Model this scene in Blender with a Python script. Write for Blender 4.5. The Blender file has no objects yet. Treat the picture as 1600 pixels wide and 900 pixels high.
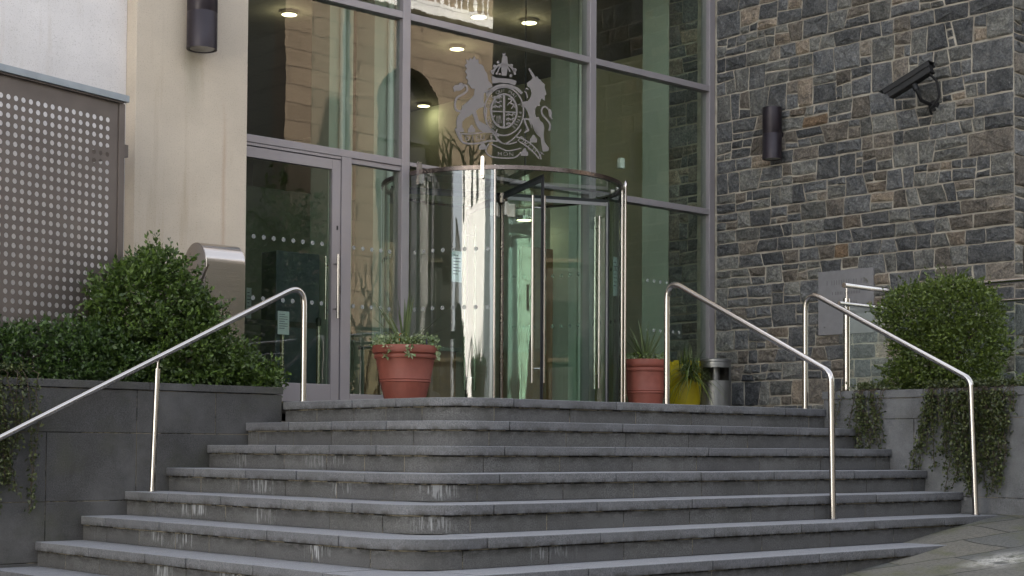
import bpy, bmesh, math, random
import numpy as np
from mathutils import Vector, Matrix, noise as mnoise
R = math.radians
random.seed(7)
S = bpy.context.scene
COL = S.collection

# ------------------------------------------------------------------ camera
CAM = Vector((-7.0983, -8.4659, -0.3691))
FWD = Vector((0.66955, 0.74202, 0.03337)).normalized()
RGT = Vector((0.74228, -0.67006, 0.00597)).normalized()
UPV = RGT.cross(FWD).normalized()
FPX, SHIFTPX = 2450.06, 170.04
cd = bpy.data.cameras.new('camera'); cam = bpy.data.objects.new('camera', cd); COL.objects.link(cam)
cam.matrix_world = Matrix(((RGT.x, UPV.x, -FWD.x, CAM.x), (RGT.y, UPV.y, -FWD.y, CAM.y), (RGT.z, UPV.z, -FWD.z, CAM.z), (0, 0, 0, 1)))
cd.sensor_width = 36; cd.lens = FPX / 1600 * 36; cd.shift_y = SHIFTPX / 1600
cd.clip_start = .05; cd.clip_end = 500
S.camera = cam

def at(u, v, **k):
    a, c = list(k.items())[0]; i = 'XYZ'.index(a)
    d = FWD + RGT * ((u - 800) / FPX) + UPV * ((450 + SHIFTPX - v) / FPX)
    return CAM + d * ((c - CAM[i]) / d[i])

# ------------------------------------------------------------------ world, sun, exposure
SUN_AZ, SUN_EL = 78.0, 42.0          # azimuth counted from +X towards +Y
w = bpy.data.worlds.new('World'); S.world = w; w.use_nodes = True
nt = w.node_tree; nt.nodes.clear()
o_ = nt.nodes.new('ShaderNodeOutputWorld'); bg = nt.nodes.new('ShaderNodeBackground'); sk = nt.nodes.new('ShaderNodeTexSky')
sk.sky_type = 'NISHITA'; sk.sun_disc = False; sk.sun_elevation = R(SUN_EL); sk.sun_rotation = R(90 - SUN_AZ)
sk.air_density = 1.0; sk.dust_density = 2.5; sk.ozone_density = 1.0
bg.inputs[1].default_value = .13
hs = nt.nodes.new('ShaderNodeHueSaturation'); hs.inputs['Saturation'].default_value = .30; nt.links.new(sk.outputs[0], hs.inputs['Color']); nt.links.new(hs.outputs[0], bg.inputs[0]); nt.links.new(bg.outputs[0], o_.inputs[0])
sl = bpy.data.lights.new('sun', 'SUN'); so = bpy.data.objects.new('sun', sl); COL.objects.link(so)
sl.energy = 5.0; sl.angle = R(.6); sl.color = (1, .93, .82)
sd = Vector((math.cos(R(SUN_AZ)) * math.cos(R(SUN_EL)), math.sin(R(SUN_AZ)) * math.cos(R(SUN_EL)), math.sin(R(SUN_EL))))
so.rotation_euler = sd.to_track_quat('Z', 'Y').to_euler()
S.view_settings.view_transform = 'Standard'; S.view_settings.look = 'None'
S.view_settings.exposure = 2.25; S.view_settings.gamma = 1.0
S.cycles.transparent_max_bounces = 32; S.cycles.max_bounces = 10; S.cycles.glossy_bounces = 5
S.cycles.use_denoising = True; S.cycles.caustics_reflective = False; S.cycles.caustics_refractive = False
S.cycles.sample_clamp_indirect = 6

# ------------------------------------------------------------------ materials
class NT:
    def __init__(s, name):
        s.m = bpy.data.materials.new(name); s.m.use_nodes = True; s.t = s.m.node_tree; s.t.nodes.clear()
        s.out = s.t.nodes.new('ShaderNodeOutputMaterial')
    def n(s, typ, **kw):
        nd = s.t.nodes.new('ShaderNode' + typ)
        for k, v in kw.items():
            if k in ('inp',):
                for a, b in v.items(): s.set(nd, a, b)
            else: setattr(nd, k, v)
        return nd
    def set(s, nd, a, b):
        if hasattr(b, 'is_linked') or isinstance(b, bpy.types.NodeSocket): s.t.links.new(b, nd.inputs[a])
        else: nd.inputs[a].default_value = b
    def noise(s, vec, scale, detail=4, rough=.55, dist=0.0):
        return s.n('TexNoise', inp={'Vector': vec, 'Scale': scale, 'Detail': detail, 'Roughness': rough, 'Distortion': dist}).outputs[0]
    def ramp(s, fac, stops):
        r = s.n('ValToRGB'); s.t.links.new(fac, r.inputs[0]); e = r.color_ramp.elements
        e[0].position, e[0].color = stops[0][0], (*stops[0][1], 1) if len(stops[0][1]) == 3 else stops[0][1]
        e[1].position, e[1].color = stops[1][0], (*stops[1][1], 1)
        for p, c in stops[2:]:
            q = e.new(p); q.color = (*c, 1)
        return r.outputs[0]
    def rng(s, v, a, b, c=0., d=1.):
        return s.n('MapRange', inp={0: v, 1: a, 2: b, 3: c, 4: d}).outputs[0]
    def math(s, op, a, b=0.):
        return s.n('Math', operation=op, inp={0: a, 1: b}).outputs[0]
    def mix(s, fac, a, b, bt='MIX'):
        nd = s.n('Mix', data_type='RGBA', blend_type=bt); s.set(nd, 0, fac)
        for i, x in ((6, a), (7, b)):
            if isinstance(x, (tuple, list)): nd.inputs[i].default_value = (*x[:3], 1)
            else: s.t.links.new(x, nd.inputs[i])
        return nd.outputs[2]
    def obj(s): return s.n('TexCoord').outputs['Object']
    def pbr(s, color, rough=.6, metal=0., bump=None, bstr=.3, bdist=.01, **kw):
        p = s.n('BsdfPrincipled')
        if isinstance(color, (tuple, list)): p.inputs['Base Color'].default_value = (*color[:3], 1)
        else: s.t.links.new(color, p.inputs['Base Color'])
        s.set(p, 'Roughness', rough); s.set(p, 'Metallic', metal)
        for k, v in kw.items(): s.set(p, k.replace('_', ' '), v)
        if bump is not None:
            b = s.n('Bump', inp={'Height': bump, 'Strength': bstr, 'Distance': bdist}); s.t.links.new(b.outputs[0], p.inputs['Normal'])
        s.t.links.new(p.outputs[0], s.out.inputs[0]); return s.m

M = {}
def plain(name, c, rough=.5, metal=0., var=.12, scale=6., bump=.0, bscale=80, **kw):
    k = NT(name); o = k.obj(); n1 = k.noise(o, scale, 5)
    col = k.mix(k.rng(n1, .3, .7), tuple(x * (1 - var) for x in c), tuple(min(1, x * (1 + var)) for x in c))
    M[name] = k.pbr(col, k.rng(k.noise(o, scale * 3, 3), .3, .7, max(0, rough - .08), min(1, rough + .08)), metal, k.noise(o, bscale, 4) if bump else None, bump, .004, **kw)
    return M[name]

def render_wall(name, c):
    k = NT(name); o = k.obj()
    big = k.noise(o, 1.3, 5, .6); sp = k.noise(o, 95, 4, .8); st = k.n('Mapping', inp={'Vector': o, 'Scale': (5, 5, .35)}).outputs[0]
    stn = k.noise(st, 1.4, 5, .6)
    col = k.mix(k.rng(big, .3, .7), tuple(x * .84 for x in c), tuple(min(1, x * 1.05) for x in c))
    col = k.mix(k.rng(stn, .56, .75, 0, .45), col, (c[0] * .62, c[1] * .55, c[2] * .45))
    col = k.mix(k.rng(sp, .55, .66, 0, .6), col, (c[0] * .4, c[1] * .38, c[2] * .35))
    if name == 'render':
        sx = k.n('SeparateXYZ', inp={0: o}); wob = k.math('MULTIPLY', k.math('SUBTRACT', k.noise(o, 3, 4), .5), .14)
        dx_ = k.math('ABSOLUTE', k.math('ADD', k.math('SUBTRACT', sx.outputs[0], -.24), wob))
        ms_ = k.math('MULTIPLY', k.rng(dx_, .12, .02), k.math('MULTIPLY', k.rng(sx.outputs[2], 2.35, 2.95), k.rng(sx.outputs[2], 3.1, 3.0)))
        col = k.mix(k.math('MULTIPLY', ms_, .5), col, (.2, .19, .13))
        dx2 = k.math('ABSOLUTE', k.math('ADD', k.math('SUBTRACT', sx.outputs[0], .06), k.math('MULTIPLY', wob, .4)))
        m2 = k.math('MULTIPLY', k.rng(dx2, .03, .0), k.rng(sx.outputs[2], 2.7, 2.2)); col = k.mix(k.math('MULTIPLY', m2, .4), col, (.36, .22, .14))
    M[name] = k.pbr(col, .85, 0, k.noise(o, 150, 4, .7), .5, .006)
render_wall('render', (.55, .475, .385)); render_wall('render_pale', (.71, .68, .675))

def granite(name, c, panel=False, tread=False):
    k = NT(name); o = k.obj()
    uv = k.n('UVMap', uv_map='UVMap').outputs[0] if not panel else o
    att = k.n('Attribute', attribute_name='tone').outputs['Fac']
    sp = k.noise(o, 110, 4, .85); mid = k.noise(o, 4.5, 6, .7, .4); sp2 = k.noise(o, 38, 4, .75)
    col = k.mix(k.rng(sp, .36, .64), tuple(x * .42 for x in c), tuple(x * 1.6 for x in c))
    col = k.mix(k.rng(mid, .42, .68, 0, .75), col, (c[0] * .6, c[1] * .6, c[2] * .55))
    col = k.mix(k.rng(k.noise(o, 1.7, 5, .65), .5, .72, 0, .5), col, tuple(x * 1.55 for x in c))
    col = k.mix(k.rng(sp2, .6, .75, 0, .35), col, tuple(x * .5 for x in c))
    if not panel:
        xo = k.n('SeparateXYZ', inp={0: o}).outputs[0]
        col = k.mix(k.rng(att, 0, 1, .45, 0), col, (c[0] * .55, c[1] * .55, c[2] * .6))
        sep = k.n('SeparateXYZ', inp={0: uv}); u_, v_ = sep.outputs[0], sep.outputs[1]
    if not panel and not tread:
        # lime runs that hang from the joint under the nosing, and dark damp staining along it
        cu = k.n('CombineXYZ', inp={0: k.math('MULTIPLY', u_, 62.), 1: k.math('MULTIPLY', v_, 5.)}).outputs[0]
        cl = k.n('CombineXYZ', inp={0: k.math('MULTIPLY', u_, 1.15)}).outputs[0]
        runs = k.rng(k.noise(cu, 1, 3, .6), .5, .6); clus = k.rng(k.noise(cl, 1, 2, .5), .54, .60); clus = k.math('MULTIPLY', clus, k.rng(xo, -.2, -1.5, .05, 1.))
        lenn = k.noise(k.n('CombineXYZ', inp={0: k.math('MULTIPLY', u_, 14.), 1: 3.3}).outputs[0], 1, 3, .7)
        vis = k.rng(k.math('SUBTRACT', v_, k.math('SUBTRACT', .115, k.math('MULTIPLY', lenn, .2))), 0., .02)
        f = k.math('MULTIPLY', k.math('MULTIPLY', runs, clus), vis)
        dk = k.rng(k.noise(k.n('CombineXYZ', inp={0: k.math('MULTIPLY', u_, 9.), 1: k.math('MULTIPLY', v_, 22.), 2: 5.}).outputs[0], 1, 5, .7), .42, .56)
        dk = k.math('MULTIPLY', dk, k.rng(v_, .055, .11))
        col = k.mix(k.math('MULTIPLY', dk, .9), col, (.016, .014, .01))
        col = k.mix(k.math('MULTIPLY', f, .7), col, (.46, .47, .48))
    if tread:
        ln = k.rng(k.noise(k.n('CombineXYZ', inp={0: k.math('MULTIPLY', u_, 7.), 1: 2.}).outputs[0], 1, 5, .7), .42, .58)
        ed = k.math('MULTIPLY', ln, k.rng(v_, -.03, -.055))
        col = k.mix(k.math('MULTIPLY', ed, .8), col, (.03, .026, .018))
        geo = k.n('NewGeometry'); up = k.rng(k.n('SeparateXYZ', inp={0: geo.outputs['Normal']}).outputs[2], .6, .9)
        col = k.mix(k.math('MULTIPLY', up, .75), col, k.mix(k.rng(sp, .36, .64), (c[0] * 1.15, c[1] * 1.17, c[2] * 1.2), (c[0] * 2.3, c[1] * 2.35, c[2] * 2.4)))  # upward faces paler: flamed granite tops, plus extra top light put into the colour
    if panel:
        mo = k.rng(k.noise(o, 2.2, 5, .65), .5, .68); col = k.mix(k.math('MULTIPLY', mo, .4), col, (.06, .062, .035))
        wh = k.rng(k.noise(o, 1.0, 6, .65), .46, .68); col = k.mix(k.math('MULTIPLY', wh, .7), col, tuple(x * 2.4 for x in c))
    M[name] = k.pbr(col, .72, 0, k.noise(o, 75, 5, .8), .45, .004)
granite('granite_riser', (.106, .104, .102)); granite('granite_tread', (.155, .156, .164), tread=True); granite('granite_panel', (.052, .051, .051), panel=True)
granite('granite_light', (.094, .095, .098), panel=True)
k = NT('mortar_dark'); o = k.obj(); M['mortar_dark'] = k.pbr(k.mix(k.rng(k.noise(o, 4, 6, .75), .46, .56), (.016, .014, .01), (.26, .225, .16)), .95)

k = NT('rubble'); o = k.obj(); att = k.n('Attribute', attribute_name='stone').outputs['Color']
big = k.noise(o, 7, 6, .65, .6); fine = k.noise(o, 42, 6, .8); ve = k.noise(o, 22, 4, .6, 1.5)
col = k.mix(k.rng(big, .3, .7), k.mix(1., att, (.5, .52, .56), 'MULTIPLY'), k.mix(1., att, (1.5, 1.46, 1.38), 'MULTIPLY'))
col = k.mix(k.rng(fine, .48, .66, 0, .8), col, k.mix(1., att, (.4, .4, .42), 'MULTIPLY'))
col = k.mix(k.rng(fine, .48, .34, 0, .6), col, k.mix(1., att, (1.9, 1.9, 1.85), 'MULTIPLY'))
col = k.mix(k.rng(ve, .6, .8, 0, .3), col, (.22, .17, .12))
hh = k.math('ADD', k.math('MULTIPLY', k.noise(o, 11, 7, .75, .8), 1.5), k.math('MULTIPLY', k.noise(o, 50, 5, .7), .4))
M['rubble'] = k.pbr(col, .85, 0, hh, 1., .065)
k = NT('mortar'); o = k.obj()
M['mortar'] = k.pbr(k.mix(k.rng(k.noise(o, 5, 5), .3, .7), (.27, .24, .195), (.52, .475, .395)), .95, 0, k.noise(o, 90, 4, .8), .8, .01)

k = NT('ashlar_tan'); o = k.obj()
def ashlar(k, o, c, axis):
    mp = k.n('Mapping', inp={'Vector': o, 'Rotation': (R(90), 0, R(0 if axis == 'x' else 90)) if False else (0, 0, 0)})
    sp = k.n('SeparateXYZ', inp={0: o}); a = sp.outputs[0] if axis == 'x' else sp.outputs[1]
    v = k.n('CombineXYZ', inp={0: a, 1: sp.outputs[2]}).outputs[0]
    b = k.n('TexBrick', inp={'Vector': v, 'Color1': (*[x * .85 for x in c], 1), 'Color2': (*[min(1, x * 1.15) for x in c], 1), 'Mortar': (*[x * .3 for x in c], 1), 'Scale': 1., 'Mortar Size': .012, 'Brick Width': 1.3, 'Row Height': .42})
    return k.mix(k.rng(k.noise(o, 1.5, 5), .3, .7, 0, .5), b.outputs[0], tuple(x * .7 for x in c))
M['ashlar_tan'] = k.pbr(ashlar(k, o, (.215, .165, .115), 'x'), .9)
k = NT('ashlar_side'); o = k.obj(); M['ashlar_side'] = k.pbr(ashlar(k, o, (.2, .19, .15), 'y'), .9)
k = NT('ashlar_white'); o = k.obj(); M['ashlar_white'] = k.pbr(ashlar(k, o, (.86, .86, .84), 'y'), .9)

plain('frame_paint', (.30, .275, .285), .42, .25, .05, 2)
plain('frame_dark', (.03, .03, .035), .5)
plain('rubber', (.008, .008, .009), .6)
k = NT('steel'); o = k.obj(); mp = k.n('Mapping', inp={'Vector': o, 'Scale': (40, 40, 900)}).outputs[0]
M['steel'] = k.pbr((.52, .49, .465), k.rng(k.noise(mp, 1, 3), .3, .7, .11, .2), 1.)
k = NT('steel_brushed'); o = k.obj(); mp = k.n('Mapping', inp={'Vector': o, 'Scale': (1, 1, 300)}).outputs[0]
M['steel_brushed'] = k.pbr((.50, .46, .43), k.rng(k.noise(mp, 3, 3), .3, .7, .14, .24), 1.)
plain('bin_steel', (.20, .20, .195), .38, .75, .06)
plain('steel_bronze', (.15, .125, .115), .3, 1., .1)
plain('galv_cap', (.28, .31, .34), .45, .5, .08)
plain('screen_metal', (.135, .112, .100), .5, .45, .08, 3)
plain('lamp_metal', (.026, .02, .026), .42, .4, .1)
plain('black_paint', (.008, .008, .009), .55)
plain('lens_glass', (.2, .2, .2), .15)
plain('terracotta', (.22, .060, .040), .62, 0, .14, 7, .12, 120)
plain('soil', (.03, .022, .015), .95, 0, .3, 30, .6, 60)
plain('yellow_plastic', (.46, .36, .012), .42, 0, .12, 8)
plain('bark', (.06, .045, .03), .9, 0, .3, 20, .5, 60)
plain('paper', (.72, .76, .8), .7, 0, .03)
plain('ink', (.03, .04, .07), .7)
plain('plaster_green', (.62, .66, .54), .8, 0, .05, 2)
plain('plaster_olive', (.34, .31, .17), .8, 0, .12, 2)
plain('pier_pale', (.46, .49, .42), .8, 0, .05, 2)
plain('wall_inner_dark', (.16, .17, .135), .85, 0, .2, 2)
plain('floor_tile', (.08, .075, .07), .35, 0, .2, 4)
plain('timber', (.20, .085, .03), .5, 0, .25, 9)
plain('blue_laminate', (.055, .07, .09), .5, 0, .08)
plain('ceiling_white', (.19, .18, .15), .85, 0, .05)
plain('white_paint', (.84, .84, .82), .5, 0, .04)
plain('plaque_stone', (.21, .205, .21), .8, 0, .08, 10, .35, 150)
plain('plaque_cut', (.13, .125, .13), .9)
plain('slate_roof', (.06, .06, .07), .7)
plain('road', (.05, .05, .05), .85, 0, .25, 3)
plain('tree_leaf_far', (.05, .08, .03), .7, 0, .3, 3)
k = NT('lamp_glow'); e = k.n('Emission', inp={'Color': (1, .86, .5, 1), 'Strength': 1.6}); k.t.links.new(e.outputs[0], k.out.inputs[0]); M['lamp_glow'] = k.m

def glass(name, tint, refl=1.9, ior=1.5, wob=0.):
    k = NT(name); fr = k.n('Fresnel', inp={'IOR': ior}); geo = k.n('NewGeometry')
    f = k.math('MULTIPLY', k.math('MULTIPLY', fr.outputs[0], refl), k.math('SUBTRACT', 1., geo.outputs['Backfacing']))
    f = k.math('MINIMUM', f, .95)
    tr = k.n('BsdfTransparent', inp={0: (*tint, 1)}); gl = k.n('BsdfGlossy', inp={'Roughness': 0.0, 'Color': (1, 1, 1, 1)})
    if wob:
        o = k.obj(); mp = k.n('Mapping', inp={'Vector': o, 'Scale': (3, 3, 1.6)}).outputs[0]
        b = k.n('Bump', inp={'Height': k.noise(mp, 1.6, 2.5, .5), 'Strength': wob, 'Distance': .02}); k.t.links.new(b.outputs[0], gl.inputs['Normal'])
    mx = k.n('MixShader', inp={0: f}); k.t.links.new(tr.outputs[0], mx.inputs[1]); k.t.links.new(gl.outputs[0], mx.inputs[2])
    k.t.links.new(mx.outputs[0], k.out.inputs[0]); M[name] = k.m
glass('glass_pane', (.90, .95, .90), 2.0, 1.52, .012); glass('glass_curved', (.90, .97, .93), 2.1, 1.72, .045); glass('glass_faint', (.93, .97, .94), .5, 1.45); glass('glass_clear', (.92, .97, .94), 1.1, 1.5)
k = NT('etched'); tr = k.n('BsdfTransparent', inp={0: (.8, .8, .8, 1)}); df = k.n('BsdfDiffuse', inp={0: (.36, .33, .32, 1)})
mx = k.n('MixShader', inp={0: .66}); k.t.links.new(tr.outputs[0], mx.inputs[1]); k.t.links.new(df.outputs[0], mx.inputs[2]); k.t.links.new(mx.outputs[0], k.out.inputs[0]); M['etched'] = k.m
k = NT('dot_film'); tr = k.n('BsdfTransparent', inp={0: (.9, .9, .9, 1)}); df = k.n('BsdfDiffuse', inp={0: (.6, .62, .6, 1)})
mx = k.n('MixShader', inp={0: .32}); k.t.links.new(tr.outputs[0], mx.inputs[1]); k.t.links.new(df.outputs[0], mx.inputs[2]); k.t.links.new(mx.outputs[0], k.out.inputs[0]); M['dot_film'] = k.m

def leafmat(name, c1, c2):
    k = NT(name); att = k.n('Attribute', attribute_name='leaf').outputs['Fac']
    col = k.ramp(att, [(0, c1), (1, c2)])
    p = k.n('BsdfPrincipled', inp={'Base Color': col, 'Roughness': .42}); tl = k.n('BsdfTranslucent', inp={0: col})
    mx = k.n('MixShader', inp={0: .22}); k.t.links.new(p.outputs[0], mx.inputs[1]); k.t.links.new(tl.outputs[0], mx.inputs[2]); k.t.links.new(mx.outputs[0], k.out.inputs[0]); M[name] = k.m
leafmat('leaf_dark', (.028, .055, .011), (.14, .22, .04)); leafmat('leaf_mid', (.04, .065, .012), (.17, .23, .04))
leafmat('leaf_ivy', (.022, .036, .01), (.13, .15, .045)); leafmat('leaf_yucca', (.06, .09, .03), (.2, .25, .12))
leafmat('leaf_variegated', (.12, .2, .06), (.5, .55, .36)); leafmat('leaf_hedge', (.018, .04, .010), (.09, .16, .03))

# pavement: worn flagstones with moss and a pale worn patch
k = NT('flagstone'); o = k.obj(); wp = k.n('Mapping', inp={'Vector': o, 'Rotation': (0, 0, R(24))}).outputs[0]
dist = k.n('VectorMath', operation='ADD'); k.t.links.new(wp, dist.inputs[0])
nz = k.n('TexNoise', inp={'Vector': o, 'Scale': 1.6}); sc_ = k.n('VectorMath', operation='SCALE'); k.t.links.new(nz.outputs[1], sc_.inputs[0]); sc_.inputs[3].default_value = .16
k.t.links.new(sc_.outputs[0], dist.inputs[1])
br = k.n('TexBrick', inp={'Vector': dist.outputs[0], 'Color1': (.12, .125, .12, 1), 'Color2': (.19, .175, .14, 1), 'Mortar': (.03, .027, .02, 1), 'Scale': 1., 'Mortar Size': .009, 'Brick Width': .85, 'Row Height': .52})
mo = k.rng(k.noise(o, 2.3, 5, .65), .5, .66); col = k.mix(k.math('MULTIPLY', mo, .75), br.outputs[0], (.11, .115, .045))
col = k.mix(k.rng(k.noise(o, 45, 5, .85), .42, .62, 0, .65), col, (.05, .05, .045))
dv = k.n('VectorMath', operation='SUBTRACT', inp={0: o}); dv.inputs[1].default_value = (2.55, -2.75, -1.1)
ds = k.n('Mapping', inp={'Vector': dv.outputs[0], 'Rotation': (0, 0, R(-20)), 'Scale': (2.2, 3.6, 0)}).outputs[0]
ln = k.n('VectorMath', operation='LENGTH', inp={0: ds}).outputs['Value']
pm = k.math('MULTIPLY', k.rng(ln, .9, .1), k.rng(k.noise(o, 45, 5, .8), .38, .52))
pm = k.math('MULTIPLY', pm, k.rng(k.noise(o, 5, 3, .6), .38, .55))
col = k.mix(k.math('MINIMUM', pm, .85), col, (.62, .6, .55))
hb = k.math('ADD', k.math('MULTIPLY', br.outputs[1], -.8), k.noise(o, 25, 5, .7))
M['flagstone'] = k.pbr(col, .75, 0, hb, .5, .015)

# ------------------------------------------------------------------ mesh helpers
class MB:
    def __init__(s): s.v = []; s.f = []; s.uv = {}; s.att = {}
    def add(s, vs, fs, tone=None):
        b = len(s.v); s.v += [tuple(v) for v in vs]
        for f in fs:
            if tone is not None: s.att[len(s.f)] = tone
            s.f.append(tuple(b + i for i in f))
        return b
    def box(s, x0, x1, y0, y1, z0, z1, rot=None):
        vs = [Vector((x, y, z)) for x in (x0, x1) for y in (y0, y1) for z in (z0, z1)]
        if rot: vs = [rot @ v for v in vs]
        s.add(vs, [(0, 1, 3, 2), (4, 6, 7, 5), (0, 4, 5, 1), (2, 3, 7, 6), (0, 2, 6, 4), (1, 5, 7, 3)]); return s
    def tube(s, pts, r, n=12, caps=True, taper=None):
        pts = [Vector(p) for p in pts]; rings = []
        prev = None
        for i, p in enumerate(pts):
            t = (pts[min(i + 1, len(pts) - 1)] - pts[max(i - 1, 0)]).normalized()
            if prev is None:
                a = Vector((0, 0, 1)) if abs(t.z) < .9 else Vector((1, 0, 0)); u = t.cross(a).normalized()
            else: u = (prev - t * prev.dot(t)).normalized()
            prev = u; v = t.cross(u)
            rr = r if taper is None else r * taper[i]
            rings.append([p + (u * math.cos(2 * math.pi * j / n) + v * math.sin(2 * math.pi * j / n)) * rr for j in range(n)])
        vs = [q for g in rings for q in g]
        fs = [(i * n + j, i * n + (j + 1) % n, (i + 1) * n + (j + 1) % n, (i + 1) * n + j) for i in range(len(pts) - 1) for j in range(n)]
        if caps: fs += [tuple(range(n - 1, -1, -1)), tuple((len(pts) - 1) * n + j for j in range(n))]
        s.add(vs, fs); return s
    def lathe(s, prof, c, n=32, caps=True):
        vs = [(c[0] + r * math.cos(2 * math.pi * j / n), c[1] + r * math.sin(2 * math.pi * j / n), c[2] + z) for r, z in prof for j in range(n)]
        fs = [(i * n + j, i * n + (j + 1) % n, (i + 1) * n + (j + 1) % n, (i + 1) * n + j) for i in range(len(prof) - 1) for j in range(n)]
        if caps: fs += [tuple(range(n - 1, -1, -1)), tuple((len(prof) - 1) * n + j for j in range(n))]
        s.add(vs, fs); return s
    def prism(s, poly, off):
        """poly: 3D points of one planar outline; off: extrusion vector"""
        n = len(poly); off = Vector(off); a = [Vector(p) for p in poly]; b = [p + off for p in a]
        s.add(a + b, [tuple(range(n)), tuple(range(2 * n - 1, n - 1, -1))] + [(i, i + n, (i + 1) % n + n, (i + 1) % n) for i in range(n)]); return s
    def build(s, name, mat, parent=None, smooth=False, bevel=0, attname=None, recalc=True):
        me = bpy.data.meshes.new(name); me.from_pydata(s.v, [], s.f)
        if recalc:
            bm = bmesh.new(); bm.from_mesh(me); bmesh.ops.recalc_face_normals(bm, faces=bm.faces); bm.to_mesh(me); bm.free()
        me.materials.append(M[mat])
        if s.uv:
            ul = me.uv_layers.new(name='UVMap')
            for p in me.polygons:
                for li in p.loop_indices: ul.data[li].uv = s.uv.get(me.loops[li].vertex_index, (0, 0))
        if attname:
            at_ = me.attributes.new(attname, 'FLOAT', 'FACE')
            at_.data.foreach_set('value', [s.att.get(i, .5) for i in range(len(me.polygons))])
        if smooth:
            me.polygons.foreach_set('use_smooth', [True] * len(me.polygons))
            try: me.set_sharp_from_angle(angle=R(40))
            except Exception: pass
        ob = bpy.data.objects.new(name, me); COL.objects.link(ob)
        if bevel:
            bv = ob.modifiers.new('bevel', 'BEVEL'); bv.width = bevel; bv.segments = 2; bv.limit_method = 'ANGLE'; bv.angle_limit = R(40)
        if parent is not None:
            ob.parent = parent; root = parent; T = Vector(parent.location)
            while root.parent is not None:
                root = root.parent; T += root.location if root.type == 'EMPTY' else Vector()
            if parent.type != 'EMPTY': T = Vector()
            ob.matrix_parent_inverse = Matrix.Translation(-T)
        return ob

def thing(name, label, cat, loc=(0, 0, 0), group=None):
    o = bpy.data.objects.new(name, None); COL.objects.link(o); o.location = loc; o.empty_display_size = .1
    return tag(o, label, cat, group)
def tag(o, label=None, cat=None, group=None, kind=None):
    if label: o['label'] = label
    if cat: o['category'] = cat
    if group: o['group'] = group
    if kind: o['kind'] = kind
    return o
def arc(c, r, a0, a1, n, plane='XZ'):
    out = []
    for i in range(n + 1):
        a = R(a0 + (a1 - a0) * i / n); out.append((c[0] + r * math.cos(a), c[1] + r * math.sin(a)))
    return out
def fillet(pts, rad, n=8):
    """round the interior corners of a 3D polyline"""
    pts = [Vector(p) for p in pts]; out = [pts[0]]
    for i in range(1, len(pts) - 1):
        a, b, c = pts[i - 1], pts[i], pts[i + 1]; d1 = (a - b).normalized(); d2 = (c - b).normalized()
        ang = math.acos(max(-1, min(1, d1.dot(d2)))); t = min(rad / math.tan(ang / 2), (a - b).length * .9, (c - b).length * .9)
        p0, p2 = b + d1 * t, b + d2 * t
        for j in range(n + 1):
            u = j / n; out.append(p0 * (1 - u) ** 2 + b * 2 * u * (1 - u) + p2 * u ** 2)
    out.append(pts[-1]); return out

# ------------------------------------------------------------------ key dimensions (metres; landing top = 0)
TL, TR, RI = .350, .3444, .175
YL, XR, YC, XS = 2.163, 4.3055, 3.70, 7.12
def pav_z(x): return -1.225 + .135 * (max(-9., min(4.6, x)) - 1.66)

# ------------------------------------------------------------------ ground
me = bpy.data.meshes.new('pavement'); vs = []; fs = []
xs = [-160, -60, -30, -15] + [-9 + .4 * i for i in range(36)] + [8, 20, 60, 160]; ys = [-160, -60, -30, -11, -9] + [-8 + .4 * i for i in range(30)] + [6, 15, 40, 160]
for x in xs:
    for y in ys: vs.append((x, y, pav_z(x) + .012 * mnoise.noise(Vector((x * .7, y * .7, 0))) - (.03 * max(0, (-y - 11)) if y > -30 else .57)))
ny = len(ys)
for i in range(len(xs) - 1):
    for j in range(ny - 1):
        if xs[i] > -3.9 and xs[i + 1] < 4.4 and ys[j] > -1.2: continue    # under the steps
        fs.append((i * ny + j, (i + 1) * ny + j, (i + 1) * ny + j + 1, i * ny + j + 1))
me.from_pydata(vs, [], fs); me.materials.append(M['flagstone']); g = bpy.data.objects.new('pavement', me); COL.objects.link(g); g['kind'] = 'structure'

# ------------------------------------------------------------------ steps
RC = .42
class Path:
    """nosing line of step k: from the left wall down the left arm, round the corner, along the right arm"""
    def __init__(s, k, y_left, x_right):
        s.x0 = -k * TL; s.y0 = -k * TR; s.la = y_left - (s.y0 + RC); s.lb = RC * math.pi / 2; s.lc = x_right - (s.x0 + RC); s.L = s.la + s.lb + s.lc; s.yl = y_left
    def pt(s, t, off=0.):
        if t <= s.la: return Vector((s.x0 + off, s.yl - t, 0)), Vector((1, 0, 0))
        if t <= s.la + s.lb:
            a = (t - s.la) / RC; r = RC - off
            return Vector((s.x0 + RC - r * math.cos(a), s.y0 + RC - r * math.sin(a), 0)), None
        return Vector((s.x0 + RC + (t - s.la - s.lb), s.y0 + off, 0)), None
    def stations(s, t0, t1):
        out = [t0]
        for i in range(0, 13):
            q = s.la + s.lb * i / 12
            if t0 + .005 < q < t1 - .005: out.append(q)
        return out + [t1]
def sweep_block(mb, p, t0, t1, o0, o1, z0, z1, tone, ubase):
    st = p.stations(t0, t1); vs = []; fs = []; b = len(mb.v)
    for t in st:
        for off, z in ((o0, z0), (o0, z1), (o1, z1), (o1, z0)):
            q, _ = p.pt(t, off); vs.append((q.x, q.y, z))
    n = len(st)
    for i in range(n - 1):
        for j in range(4): fs.append((i * 4 + j, i * 4 + (j + 1) % 4, (i + 1) * 4 + (j + 1) % 4, (i + 1) * 4 + j))
    fs += [(0, 1, 2, 3), ((n - 1) * 4 + 3, (n - 1) * 4 + 2, (n - 1) * 4 + 1, (n - 1) * 4)]
    mb.add(vs, fs, tone)
    for i, t in enumerate(st):
        for j, (off, z) in enumerate(((o0, z0), (o0, z1), (o1, z1), (o1, z0))): mb.uv[b + i * 4 + j] = (ubase + t, z - ZB)
steps = thing('entrance_steps', 'wide grey granite steps turning a rounded corner up to the entrance landing', 'steps', (0, 0, 0))
NT_ = .062
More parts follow.
